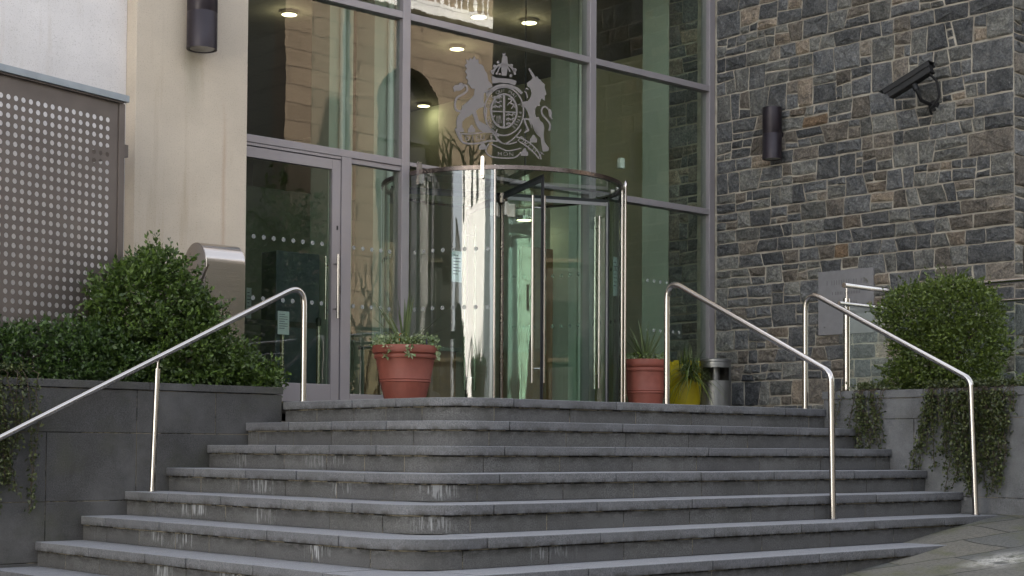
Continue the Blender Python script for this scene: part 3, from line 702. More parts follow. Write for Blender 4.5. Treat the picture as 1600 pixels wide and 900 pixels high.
# scrolls
stroke(smoothc([(188, 632), (200, 668), (226, 716), (262, 738), (340, 738), (420, 722), (486, 722)]), 12); stroke(smoothc([(210, 670), (300, 672), (380, 660), (450, 652), (492, 690)]), 9)
poly([(186, 630), (206, 640), (226, 676), (240, 712), (222, 712), (198, 668)])
stroke(smoothc([(606, 690), (660, 706), (720, 744), (770, 800), (790, 850)]), 9); stroke(smoothc([(640, 728), (690, 760), (736, 800), (776, 846)]), 9)
stroke(smoothc([(480, 640), (470, 690), (500, 730), (560, 742), (620, 728)]), 9); stroke(smoothc([(420, 620), (470, 690), (528, 740), (600, 700), (650, 640)]), 9)
stroke(smoothc([(420, 740), (400, 790), (430, 826), (500, 840), (600, 838), (650, 800)]), 9); stroke(smoothc([(440, 742), (500, 770), (560, 790), (650, 772)]), 8)
for cx, cy in ((300, 636), (735, 706), (672, 800), (378, 756)):
    poly([(cx - 26, cy + 26), (cx - 24, cy), (cx - 12, cy - 10), (cx - 6, cy - 28), (cx + 8, cy - 26), (cx + 14, cy - 8), (cx + 26, cy), (cx + 24, cy + 26)])
# lettering
_gl = {}
def glyph(ch):
    if ch not in _gl:
        cu = bpy.data.curves.new('g', 'FONT'); cu.body = ch; cu.size = 1; cu.resolution_u = 3; ob = bpy.data.objects.new('g', cu); COL.objects.link(ob)
        bpy.context.view_layer.update(); dg = bpy.context.evaluated_depsgraph_get(); me = bpy.data.meshes.new_from_object(ob.evaluated_get(dg))
        _gl[ch] = ([(v.co.x, v.co.y) for v in me.vertices], [tuple(p.vertices) for p in me.polygons])
        bpy.data.objects.remove(ob); bpy.data.curves.remove(cu); bpy.data.meshes.remove(me)
    return _gl[ch]
def letters(mb, items, mapper):
    for ch, x, y, ang, size in items:
        vs, fs = glyph(ch)
        if not vs: continue
        mx = (min(v[0] for v in vs) + max(v[0] for v in vs)) / 2; c, s_ = math.cos(ang), math.sin(ang)
        pts = []
        for vx, vy in vs:
            a, b = (vx - mx) * size, -(vy - .35) * size; pts.append((x + a * c - b * s_, y + a * s_ + b * c))
        mb.add(mapper(pts), fs)
msg = 'HONI SOIT QUI MAL Y PENSE'; items = []
for i, ch in enumerate(msg):
    a = R(128 + (412 - 128) * i / (len(msg) - 1)); items.append((ch, 528 + 114 * math.cos(a), 512 + 146 * math.sin(a), math.atan2(146 * math.cos(a), -114 * math.sin(a)), 36))
for i, ch in enumerate('DIEU ET'): items.append((ch, 274 + i * 34, 702 - i * 2, -.06, 52))
for i, ch in enumerate('DROIT'): items.append((ch, 652 + i * 33, 712 + i * 27, .70, 62))
for i, ch in enumerate('MON'): items.append((ch, 500 + i * 40, 812, .03, 44))
letters(arms, items, P2)
arms.build('coat_of_arms', 'etched', cw, recalc=False)

# ------------------------------------------------------------------ revolving door
DX, DY, DR, DZ = 3.755, YC + .03, 1.25, 2.38
rd = thing('revolving_door', 'round glass revolving door with steel fittings at the head of the steps', 'door', (DX, DY, 0))
def curved(a0, a1, z0, z1, r, th, name, mat, parent=rd, n=24):
    mb = MB(); vs = []
    for i in range(n + 1):
        a = R(a0 + (a1 - a0) * i / n); c, s_ = math.cos(a), math.sin(a)
        for rr_, z in ((r, z0), (r, z1), (r + th, z1), (r + th, z0)): vs.append((DX + rr_ * c, DY + rr_ * s_, z))
    fs = [(i * 4 + j, i * 4 + (j + 1) % 4, i * 4 + 4 + (j + 1) % 4, i * 4 + 4 + j) for i in range(n) for j in range(4)]
    full = abs(a1 - a0) >= 359.9
    if not full: fs += [(0, 1, 2, 3), (n * 4 + 3, n * 4 + 2, n * 4 + 1, n * 4)]
    mb.add(vs, fs); return mb.build(name, mat, parent, smooth=True)
for a0, a1 in ((-178, -135), (-45, -2), (3, 45), (135, 177)):
    curved(a0, a1, .015, DZ - .045, DR - .012, .012, 'curved_pane', 'glass_curved')
curved(-178, -2, DZ - .045, DZ - .005, DR - .03, .045, 'ring_beam', 'steel_bronze', n=60)
curved(2, 178, DZ - .045, DZ - .005, DR - .03, .045, 'ring_beam', 'steel_bronze', n=60)
curved(-178, -2, 0.0, .014, DR - .02, .03, 'floor_rail', 'steel', n=60)
mb = MB(); mb.lathe([(DR - .035, 0), (DR - .035, .012)], (DX, DY, DZ - .035), 64); mb.build('roof_glass', 'glass_clear', rd)
mb = MB(); mb.lathe([(.05, 0), (.05, .02), (.022, .03), (.022, 2.18), (.06, 2.2), (.06, 2.3)], (DX, DY, .002), 20); mb.build('centre_post', 'steel_bronze', rd, smooth=True)
def polar(a, r, z): return Vector((DX + r * math.cos(R(a)), DY + r * math.sin(R(a)), z))
for a in (-135, -45):
    mb = MB(); mb.tube([polar(a, DR + .0, .0), polar(a, DR + .0, DZ + (.0 if a < -90 else -.03))], .013, 10); mb.build('edge_post', 'steel', rd, smooth=True)
mb = MB(); mb.tube([polar(-43.2, DR + .035, .0), polar(-43.2, DR + .035, DZ + .0)], .014, 10); mb.lathe([(.026, 0), (.026, .012)], polar(-43.2, DR + .035, .19), 12); mb.tube([polar(-43.2, DR + .035, DZ), polar(-43.2, DR + .035, DZ + .03), polar(-43.2, DR + .035, DZ + .06)], .02, 10, taper=[1, 1, .3]); mb.build('support_rod', 'steel', rd, smooth=True)
for a, z0, z1 in ((-172, DZ - .16, DZ + .075), (-140.4, DZ - .14, DZ + .085), (-20, DZ - .02, DZ + .06), (-28, DZ - .02, DZ + .055), (-157, .0, .115), (-139, .0, .115), (-44, .0, .12)):
    c = polar(a, DR + .03, 0); rot = Matrix.Translation(c) @ Matrix.Rotation(R(a), 4, 'Z')
    mb = MB(); mb.box(-.034, .010, -.017, .017, z0 + .02, z1 - .02, rot); mb.tube([rot @ Vector((-.034, 0, z1 - .021)), rot @ Vector((.010, 0, z1 - .021))], .017, 14); mb.tube([rot @ Vector((-.034, 0, z0 + .021)), rot @ Vector((.010, 0, z0 + .021))], .017, 14)
    mb.tube([rot @ Vector((.01, 0, (z0 + z1) / 2)), rot @ Vector((.016, 0, (z0 + z1) / 2))], .009, 10); mb.build('clamp', 'steel_brushed', rd, smooth=True)
for i, a in enumerate((-112.4, -22.4, 67.6, 157.6)):
    rot = Matrix.Translation((DX, DY, 0)) @ Matrix.Rotation(R(a), 4, 'Z'); Rr = DR - .045
    mb = MB(); mb.box(.06, Rr - .03, -.006, .006, .06, 2.24, rot); wg = mb.build('wing_pane', 'glass_clear', rd)
    mb = MB(); mb.box(Rr - .03, Rr - .012, -.013, .013, .03, 2.28, rot); mb.box(.03, Rr - .0305, -.012, .012, 2.2405, 2.275, rot); mb.box(.03, Rr - .0305, -.012, .012, .03, .0595, rot)
    mb.build('wing_frame', 'frame_paint' if i == 1 else 'frame_dark', wg)
    mb = MB(); mb.box(Rr - .0115, Rr + .01, -.005, .005, .02, 2.28, rot); mb.box(.03, Rr, -.004, .004, 2.2755, 2.31, rot); mb.build('brush_seal', 'rubber', wg)
    mb = MB()
    for s_ in (-.06, .06):
        mb.tube([rot @ Vector((Rr - .13, s_, .28)), rot @ Vector((Rr - .13, s_, 2.12))], .0145, 12)
        for z in (.42, 2.0): mb.tube([rot @ Vector((Rr - .13, s_, z)), rot @ Vector((Rr - .13, 0, z))], .008, 8)
    mb.build('handle', 'steel', wg, smooth=True)
    mb = MB(); mb.box(.05, .14, -.02, .02, 2.06, 2.2, rot); mb.box(.05, .14, -.02, .02, .07, .14, rot); mb.build('patch_fitting', 'steel_brushed', wg, bevel=.004)
def curved_dots(a0, a1, n, z, r):
    mb = MB()
    for i in range(n):
        a = a0 + (a1 - a0) * i / (n - 1); c = polar(a, r, z); t = Vector((-math.sin(R(a)), math.cos(R(a)), 0)); nn = Vector((math.cos(R(a)), math.sin(R(a)), 0))
        mb.prism([c + t * .021 * math.cos(j * math.pi / 8) + Vector((0, 0, .021 * math.sin(j * math.pi / 8))) for j in range(16)], nn * .0015)
    mb.build('marking_dots', 'dot_film', rd)
for z in (1.565, 1.0): curved_dots(-175, -138, 8, z, DR + .001); curved_dots(-42, -5, 8, z, DR + .001); curved_dots(138, 174, 8, z, DR + .001); curved_dots(6, 42, 8, z, DR + .001)
# flat wall pieces beside the drum (behind the ring, bay is as wide as the drum)

# ------------------------------------------------------------------ handrails
def handrail(label, pts, foot, extra=None, rad=.024):
    t = thing('handrail', label, 'handrail', foot, 'steel handrails on the steps')
    mb = MB(); mb.tube(fillet(pts, .115, 9), rad, 16); mb.build('rail', 'steel', t, smooth=True)
    ends = [pts[0]] + ([pts[-1]] if extra is None else [])
    for e in ends:
        mb = MB(); mb.lathe([(.036, 0), (.036, .004), (.026, .007)], (e[0], e[1], e[2] + .0025), 18); mb.build('foot_ring', 'steel', t, smooth=True)
    if extra:
        (x, y, z), top = extra; dx = top[0] - x
        q = MB(); q.tube([(x, y, z), (x + dx * .9, y, z + (top[2] - z) * .93)], rad * .95, 14); po = q.build('post', 'steel', t, smooth=True)
        q = MB(); q.tube([(x + dx * .9, y, z + (top[2] - z) * .93), (top[0], y, top[2])], rad * .42, 10); q.build('pin', 'steel', po, smooth=True)
        q = MB(); q.lathe([(.036, 0), (.036, .004), (.026, .007)], (x, y, z + .0025), 18); q.build('foot_ring', 'steel', po, smooth=True)
handrail('steel handrail running down left past the dark planter wall', [(.088, 2.0, 0), (.088, 2.0, .955), (-1.221, 2.0, .30), (-3.4, 2.0, -.79)], (.088, 2.0, 0), ((-1.255, 2.0, -.7), (-1.221, 2.0, .285)))
handrail('steel handrail down the middle of the right flight, in front of the ashtray bin', [(2.48, .25, 0), (2.48, .25, 1.045), (2.48, -1.395, .215), (2.48, -1.412, -.875)], (2.48, .25, 0))
handrail('steel handrail on the far right of the steps beside the ivy-covered planter', [(4.1, .078, 0), (4.1, .078, 1.06), (4.1, -1.57, .215), (4.1, -1.612, -.875)], (4.1, .078, 0))
mb = MB()

# glass balustrade
bl = thing('balustrade', 'steel and glass balustrade behind the clipped bush by the stone wall', 'balustrade', (4.7, .07, .15))
mb = MB(); mb.tube([(4.7, .07, .15), (4.7, .07, 1.02)], .03, 14); mb.build('post', 'steel', bl, smooth=True)
mb = MB(); mb.tube([(4.7, .07, 1.02), (4.7, .07, 1.12)], .010, 10); mb.build('pin', 'steel', bl, smooth=True)
mb = MB(); mb.tube([(4.66, .07, 1.14), (5.36, .07, 1.14), (5.36, -6, 1.14)], .024, 14); mb.build('top_rail', 'steel', bl, smooth=True)
mb = MB(); mb.tube([(4.52, .02, .965), (5.36, .02, .965), (5.31, -6, .965)], .017, 12); mb.build('lower_rail', 'steel', bl, smooth=True)
mb = MB(); mb.box(4.75, 5.34, .066, .078, .18, .96); mb.build('glass_panel', 'glass_faint', bl)
mb = MB(); mb.box(5.355, 5.367, -3.6, -.02, .1, .98); mb.build('glass_panel', 'glass_faint', bl)
mb = MB()
for y in (-1.9, -3.7, -5.5): mb.tube([(5.36, y, .1), (5.36, y, 1.12)], .022, 12)
mb.build('rear_posts', 'steel', bl, smooth=True)

# ------------------------------------------------------------------ perforated screen
sc = thing('perforated_screen', 'dark perforated metal screen with grey cap in front of the pale wall', 'screen', (-1.1, 2.85, 0))
A0 = Vector((-1.10, 2.85, 0)); U = Vector((-.968, -.252, 0)); Nn = Vector((.252, -.968, 0))
px_, hr = .0685, .0205
ncol, nrow = 26, 38; top = 2.245
mb = MB(); th = Vector((0, 0, 0))
def SP(u, z, d=0.): return A0 + U * u + Nn * d + Vector((0, 0, z))
u0 = .105; nseg = 12
for i in range(ncol):
    for j in range(nrow):
        cu, cz = u0 + (i + .5) * px_, top - (j + .5) * px_
        sq = []
        for s_ in range(nseg):
            a = 2 * math.pi * (s_ + .5) / nseg; c, sn = math.cos(a), math.sin(a); m_ = max(abs(c), abs(sn)); sq.append((cu + c / m_ * px_ / 2, cz + sn / m_ * px_ / 2))
        ci = [(cu + hr * math.cos(2 * math.pi * (s_ + .5) / nseg), cz + hr * math.sin(2 * math.pi * (s_ + .5) / nseg)) for s_ in range(nseg)]
        vs = [SP(*p) for p in sq] + [SP(*p) for p in ci] + [SP(p[0], p[1], -.003) for p in ci]
        mb.add(vs, [(s_, (s_ + 1) % nseg, nseg + (s_ + 1) % nseg, nseg + s_) for s_ in range(nseg)] + [(nseg + s_, nseg + (s_ + 1) % nseg, 2 * nseg + (s_ + 1) % nseg, 2 * nseg + s_) for s_ in range(nseg)])
mb.build('perforated_sheet', 'screen_metal', sc, recalc=False)
def sbox(mb, ua, ub, za, zb, d0, d1): mb.prism([SP(ua, za, d0), SP(ub, za, d0), SP(ub, za, d1), SP(ua, za, d1)], (0, 0, zb - za))
mb = MB(); ue = u0 + ncol * px_; sbox(mb, .032, u0, .1, top + .12, -.003, .0); sbox(mb, u0, ue, top, top + .12, -.003, .0); sbox(mb, ue, ue + .1, .1, top + .12, -.003, 0); mb.build('sheet_border', 'screen_metal', sc)
mb = MB(); sbox(mb, -.03, .03, .1, top + .12, -.04, .012); mb.build('frame_post', 'screen_metal', sc, bevel=.003)
mb = MB(); sbox(mb, -.04, 3.2, top + .13, top + .185, -.06, .05); mb.build('cap', 'galv_cap', sc, bevel=.004)
mb = MB(); sbox(mb, 0, 3, top + .118, top + .129, -.03, .03); mb.build('cap_bearer', 'screen_metal', sc)
for z in (1.95, .95):
    mb = MB(); sbox(mb, -.095, -.02, z, z + .1, -.03, -.018); sbox(mb, -.095, -.07, z, z + .1, -.45, -.03); mb.build('bracket', 'screen_metal', sc)

# ------------------------------------------------------------------ stainless curved box behind the bush
pb = thing('stainless_box', 'brushed stainless steel box with rounded top against the cream pier behind the bush', 'letterbox', (-.15, 2.9, .06))
mb = MB(); x0, x1, ya, yb, zt = -.47, -.10, 2.58, 2.93, 1.305
rr_ = (yb - ya) / 2; prof = [(ya, .06)] + [((ya + yb) / 2 - rr_ * math.cos(R(i * 9)), zt - rr_ + rr_ * math.sin(R(i * 9))) for i in range(21)] + [(yb, .06)]
mb.prism([(x0, p[0], p[1]) for p in prof], (x1 - x0, 0, 0)); mb.build('body', 'steel_brushed', pb, smooth=True, bevel=.003)
mb = MB(); mb.prism([(x0 - .004, p[0] + (.006 if p[0] < 2.75 else -.006), p[1] - .004) for p in prof], (.0035, 0, 0)); mb.build('end_cap', 'steel_brushed', pb)

# ------------------------------------------------------------------ wall lamps
def wall_lamp(label, c, r, z0, z1, toward):
    t = thing('wall_lamp', label, 'wall light', c, 'cylindrical wall lights')
    mb = MB(); h = z1 - z0
    mb.lathe([(r * .86, .012), (r * .9, 0), (r, 0.0), (r, .02), (r, h * .48), (r * .985, h * .485), (r * .985, h * .495), (r, h * .50), (r, h - .02), (r, h), (r * .9, h), (r * .86, h - .012)], (c[0], c[1], z0), 36, True); mb.build('housing', 'lamp_metal', t, smooth=True)
    mb = MB(); mb.lathe([(r * .8, 0), (r * .8, .004)], (c[0], c[1], z0 + .004), 24); mb.build('lens', 'lens_glass', t)
    mb = MB(); q = Vector(c); w_ = Vector(toward)
    mb.tube([Vector((q.x, q.y, (z0 + z1) / 2)), Vector((q.x, q.y, (z0 + z1) / 2)) + w_], .045, 12); mb.build('bracket', 'lamp_metal', t, smooth=True)
wall_lamp('dark cylindrical wall light high on the cream pier', (-.26, 3.045, 3.2), .128, 2.985, 3.62, (0, .15, 0))
wall_lamp('dark cylindrical wall light on the rubble stone wall', (6.955, 2.72, 3.2), .110, 2.94, 3.53, (.16, 0, 0))

# ------------------------------------------------------------------ CCTV camera
cc = thing('cctv_camera', 'black CCTV camera on a curved bracket, high on the stone wall', 'camera', (XS, .76, 3.26))
pa, pbk = Vector((6.72, .99, 3.37)), Vector((6.78, .526, 3.575))
ax = (pa - pbk).normalized(); sd_ = ax.cross(Vector((0, 0, 1))).normalized(); up_ = sd_.cross(ax)
rot = Matrix(((ax.x, sd_.x, up_.x, pbk.x), (ax.y, sd_.y, up_.y, pbk.y), (ax.z, sd_.z, up_.z, pbk.z), (0, 0, 0, 1))); LL = (pa - pbk).length
mb = MB(); mb.box(0, LL, -.055, .055, -.062, .045, rot); mb.build('housing', 'black_paint', cc, bevel=.008)
mb = MB(); mb.box(-.03, LL + .07, -.068, .068, .0455, .055, rot); mb.box(-.02, LL + .03, -.069, -.063, .0, .045, rot); mb.box(-.02, LL + .03, .063, .069, .0, .045, rot); mb.build('sunshield', 'black_paint', cc, bevel=.002)
mb = MB(); mb.box(LL, LL + .004, -.04, .04, -.045, .03, rot); mb.build('window', 'lens_glass', cc)
mb = MB(); mb.tube([rot @ Vector((LL * .45, 0, -.06)), rot @ Vector((LL * .45, 0, -.12)), (6.85, .69, 3.27), (XS - .02, .70, 3.25)], .02, 10); mb.tube([rot @ Vector((LL * .45, 0, -.05)), rot @ Vector((LL * .45, 0, -.13))], .032, 12); mb.build('arm', 'black_paint', cc, smooth=True)
mb = MB(); mb.tube([(XS - .03, .70, 3.25), (XS + .01, .70, 3.25)], .06, 18); mb.build('wall_plate', 'black_paint', cc, smooth=True)
mb = MB(); mb.tube(smoothc3 if False else fillet([rot @ Vector((.04, 0, -.06)), (6.85, .50, 3.44), (6.9, .50, 3.28), (6.9, .62, 3.17), (XS - .03, .72, 3.17)], .1, 5), .013, 8); mb.build('cable', 'black_paint', cc, smooth=True)

# ------------------------------------------------------------------ plaque
pq = thing('plaque', 'grey stone commemorative plaque set in the rubble wall behind the handrail', 'plaque', (XS, 1.8, 1.26))
mb = MB(); mb.box(XS - .034, XS - .0, 1.446, 2.178, .912, 1.618); mb.build('slab', 'plaque_stone', pq, bevel=.004)
mb = MB(); rr2 = random.Random(4)
for z, ya, yb, h in ((1.46, 1.60, 2.06, .052), (1.35, 1.62, 1.98, .034), (1.24, 1.66, 1.96, .034)):
    y = ya
    while y < yb: 
        if rr2.random() > .14: mb.box(XS - .0355, XS - .0343, y, y + .008, z, z + h); mb.box(XS - .0355, XS - .0343, y, y + .02, z + (h - .006 if rr2.random() < .5 else 0), z + (h if rr2.random() < .5 else .006)) if False else None
        y += h * .62
mb.build('inscription', 'plaque_cut', pq)

# ------------------------------------------------------------------ litter bin with ashtray
bn = thing('ashtray_bin', 'slim grey steel ashtray bin standing at the foot of the stone wall', 'bin', (6.2, 2.9, 0))
bx, by, br_, bh = 6.21, 2.92, .175, .665
n = 40; mb = MB(); a_op = []
zl = [0, .05, .36, .40, .50, .545, .60, .625]
vs = [(bx + br_ * math.cos(2 * math.pi * j / n), by + br_ * math.sin(2 * math.pi * j / n), z) for z in zl for j in range(n)]
fs = []
adir = math.atan2(CAM.y - by, CAM.x - bx)
for i in range(len(zl) - 1):
    for j in range(n):
        a = 2 * math.pi * (j + .5) / n; da = abs((a - adir + math.pi) % (2 * math.pi) - math.pi)
        lim = R(52) if i == 4 or i == 3 else 0
        if i in (3, 4) and da < R(54): continue
        fs.append((i * n + j, i * n + (j + 1) % n, (i + 1) * n + (j + 1) % n, (i + 1) * n + j))
mb.add(vs, fs); mb.build('body', 'bin_steel', bn, smooth=True, recalc=False)
mb = MB(); mb.lathe([(br_ - .012, .02), (br_ - .012, .36), (.05, .38)], (bx, by, 0), 30); mb.build('inner_bin', 'black_paint', bn)
mb = MB(); mb.lathe([(br_ + .001, .605), (br_ + .006, .61), (br_ + .006, .635), (br_ - .02, .645), (br_ - .03, .625), (.02, .622)], (bx, by, 0), 36); mb.build('ashtray_top', 'bin_steel', bn, smooth=True)
mb = MB(); mb.tube([(bx, by, .36), (bx, by, .60)], .05, 14); mb.build('inner_column', 'bin_steel', bn, smooth=True)

# ------------------------------------------------------------------ foliage helpers
def leaves(pts, nrm, size, name, mat, parent=None, asp=.5, seed=1, up=0.):
    rs_ = np.random.RandomState(seed); n = len(pts); pts = np.array(pts); nrm = np.array(nrm)
    r1 = rs_.normal(size=(n, 3)); d = nrm + r1 * .9; d[:, 2] += up; d /= np.linalg.norm(d, axis=1)[:, None]
    r2 = rs_.normal(size=(n, 3)); s_ = np.cross(d, r2); s_ /= np.linalg.norm(s_, axis=1)[:, None]
    nn = np.cross(d, s_)
    L = size * rs_.uniform(.6, 1.25, (n, 1)); W = L * asp
    tip = pts + d * L; a = pts + d * L * .45 + s_ * W * .5 + nn * L * .06; b = pts + d * L * .45 - s_ * W * .5 + nn * L * .06
    v = np.stack([pts, a, tip, b], 1).reshape(-1, 3)
    me = bpy.data.meshes.new(name); me.from_pydata(v.tolist(), [], [(4 * i, 4 * i + 1, 4 * i + 2, 4 * i + 3) for i in range(n)])
    at_ = me.attributes.new('leaf', 'FLOAT', 'FACE'); at_.data.foreach_set('value', np.clip(rs_.beta(1.6, 2.6, n), 0, 1).tolist())
    me.materials.append(M[mat]); ob = bpy.data.objects.new(name, me); COL.objects.link(ob)
    if parent: ob.parent = parent; ob.matrix_parent_inverse = Matrix.Translation(-Vector(parent.location))
    return ob
def blob_points(lobes, n, seed, shell=.35, lump=.16, sprig=.0, gaps=.0, twig=.0):
    rs_ = np.random.RandomState(seed); P = []; N = []
    wts = np.array([l[3] * l[4] * l[5] for l in lobes]) ** (2 / 3.); wts /= wts.sum(); cnt = rs_.multinomial(n, wts)
    for (cx, cy, cz, rx, ry, rz), m in zip(lobes, cnt):
        d = rs_.normal(size=(m, 3)); d /= np.linalg.norm(d, axis=1)[:, None]
        for q in d:
            f = 1 + lump * mnoise.noise(Vector((q[0] * 2.6 + cx * 3, q[1] * 2.6 + cy, q[2] * 2.6 + cz))) * 1.6 + lump * 1.1 * mnoise.noise(Vector((q[0] * 7, q[1] * 7, q[2] * 7 + cx)))
            r_ = f * (1 - shell * rs_.random_sample() ** 2)
            if rs_.random_sample() < sprig: r_ = f * (1 + .10 * rs_.random_sample())
            p = (cx + q[0] * rx * r_, cy + q[1] * ry * r_, cz + q[2] * rz * r_)
            ins = False
            for (ax_, ay_, az_, bx_, by_, bz_) in lobes:
                if (ax_, ay_, az_) != (cx, cy, cz) and ((p[0] - ax_) / bx_) ** 2 + ((p[1] - ay_) / by_) ** 2 + ((p[2] - az_) / bz_) ** 2 < .55: ins = True
            if ins: continue
            if gaps and mnoise.noise(Vector((p[0] * 8, p[1] * 8, p[2] * 8))) + .5 * mnoise.noise(Vector((p[0] * 19, p[1] * 19, p[2] * 19))) < -gaps and r_ > .72: continue
            P.append(p); N.append(q)
            if twig and r_ > .93 and rs_.random_sample() < twig:
                d_ = Vector(q) + Vector((rs_.normal() * .4, rs_.normal() * .4, .5 + rs_.normal() * .4)); d_.normalize(); L_ = rs_.uniform(.04, .11)
                for j in range(7): P.append(tuple(Vector(p) + d_ * L_ * (j / 6.))); N.append(tuple(d_))
    return P, N
def branches(mb, base, tips, r):
    for t in tips:
        b = Vector(base); t = Vector(t); m = b.lerp(t, .5) + Vector((random.uniform(-.05, .05), random.uniform(-.05, .05), .05)); mb.tube([b, m, t], r, 6, taper=[1, .7, .3])

bu = thing('bush', 'large rounded dark green bush in front of the cream pier and steel box', 'bush', (-.85, 2.6, .06))
lob = [(-.97, 2.62, .66, .44, .38, .42), (-.91, 2.58, .90, .29, .30, .27), (-1.16, 2.55, .66, .30, .32, .32), (-.66, 2.5, .40, .40, .32, .28), (-.28, 2.5, .25, .28, .24, .19), (-.03, 2.44, .19, .16, .2, .12), (-.9, 2.48, .30, .50, .3, .25), (-.62, 2.5, .62, .23, .26, .22), (-1.08, 2.5, .94, .18, .2, .17)]
Pn, Nv = blob_points(lob, 50000, 2, .8, .24, .05, .22, .07); leaves(Pn, Nv, .042, 'foliage', 'leaf_dark', bu, .55, 3, .25)
mb = MB(); branches(mb, (-.8, 2.62, .05), [(-.86, 2.6, 1.1), (-.5, 2.5, 1.1), (-1.2, 2.6, .85), (-.2, 2.5, .5), (-.6, 2.4, .8)], .025); mb.build('stem', 'bark', bu, smooth=True)
hd = thing('hedge', 'low dark hedge along the left planter under the perforated screen', 'hedge', (-2.2, 2.5, .06))
lob = [(-4.1 + i * .30, 2.50 + .03 * math.sin(i * 2.1), .28, .26, .27, .27 + .025 * math.sin(i * 1.7)) for i in range(11)]
Pn, Nv = blob_points(lob, 42000, 5, .6, .16, .05, .25, .05); leaves(Pn, Nv, .038, 'foliage', 'leaf_hedge', hd, .55, 8, .25)
mb = MB(); branches(mb, (-2.2, 2.5, .05), [(-2.6, 2.5, .4), (-1.8, 2.5, .4), (-2.2, 2.5, .45)], .02); mb.build('stem', 'bark', hd, smooth=True)
cb = thing('bush', 'clipped square-topped green bush in the right planter before the stone wall', 'bush', (4.75, -.95, .1))
lob = [(4.74, -.62, .84, .30, .30, .26), (4.74, -.98, .88, .31, .34, .26), (4.76, -1.18, .82, .28, .22, .26), (4.74, -.72, .48, .29, .30, .30), (4.76, -1.14, .50, .31, .34, .32), (4.74, -.66, .28, .25, .30, .22), (4.74, -1.06, .26, .28, .34, .22), (4.76, -1.23, .66, .26, .14, .34)]
Pn, Nv = blob_points(lob, 42000, 9, .6, .13, .05, .27, .05); leaves(Pn, Nv, .036, 'foliage', 'leaf_mid', cb, .55, 12, .3)
mb = MB(); branches(mb, (4.75, -.9, .08), [(4.7, -.6, .9), (4.75, -1., 1.0), (4.8, -1.3, .8)], .022); mb.build('stem', 'bark', cb, smooth=True)
sb = thing('small_shrub', 'small bright green shrub at the right edge on the planter top', 'shrub', (4.8, -1.9, .1))
Pn, Nv = blob_points([(4.75, -1.95, .20, .3, .26, .12), (4.8, -2.4, .22, .3, .3, .14)], 4000, 31, .5, .2, .2); leaves(Pn, Nv, .034, 'foliage', 'leaf_mid', sb, .5, 14, .6)

def trailing(label, wall, spots, seed, kx):
    """ivy strands hanging over a wall: wall(a, z, d) maps along-wall, height, stand-off"""
    rnd = random.Random(seed); t = thing('trailing_ivy', label, 'ivy', wall(spots[0][0], .15, .05))
    mb = MB(); P = []; N = []
    for a, length, dens in spots:
        p = [a, .13]; pts = [wall(a, .12, -.16), wall(a, .175, -.04), wall(a + rnd.uniform(-.02, .02), .15, .035)]; L = 0; x = a; z = .15; dx = rnd.uniform(-.25, .25)
        while L < length:
            st_ = .045; dx = dx * .85 + rnd.uniform(-.35, .35) * .4; x += dx * st_; z -= st_ * rnd.uniform(.75, 1); L += st_; dd = .03 + .02 * rnd.random()
            pts.append(wall(x, z, dd))
            for _ in range(dens + 2):
                P.append(Vector(wall(x + rnd.uniform(-.03, .03), z + rnd.uniform(-.02, .02), dd + rnd.uniform(-.02, .03)))); N.append((rnd.uniform(-.5, .5), rnd.uniform(-.5, .5), -.6))
        mb.tube(pts, .0035, 5)
        for _ in range(6 * dens): P.append(Vector(wall(a + rnd.uniform(-.08, .08), .17 + rnd.uniform(-.01, .05), rnd.uniform(-.16, .03)))); N.append((rnd.uniform(-.5, .5), rnd.uniform(-.5, .5), .4))
    mb.build('stems', 'bark', t)
    leaves([tuple(q) for q in P], N, .030, 'foliage', 'leaf_ivy', t, .65, seed)
rnd = random.Random(77)
wr = lambda a, z, d: (XR - .012 - d, a, z)
spots = [(-.33 - rnd.random() * .35, rnd.uniform(.2, .62), 3) for _ in range(15)] + [(-.62, .85, 3), (-.5, .5, 3), (-.12, .25, 1), (-.2, .35, 1)]
spots += [(-1.05 - rnd.random() * .75, rnd.uniform(.3, .85), 5) for _ in range(46)] + [(-1.5 + rnd.uniform(-.12, .12), rnd.uniform(.8, .98), 5) for _ in range(10)]
spots += [(-1.78 - rnd.random() * .6, rnd.uniform(.1, .42), 4) for _ in range(14)]
trailing('brown-green trailing ivy hanging over the right planter wall', wr, spots, 5, 0)
wl = lambda a, z, d: (a, YL - .012 - d, z)
spots = [(-2.24 - rnd.random() * .40, rnd.uniform(.5, 1.1), 5) for _ in range(26)] + [(-2.12, .95, 4), (-2.2, 1.1, 4)]
trailing('dark trailing ivy hanging down the left planter wall at the picture edge', wl, spots, 6, 0)

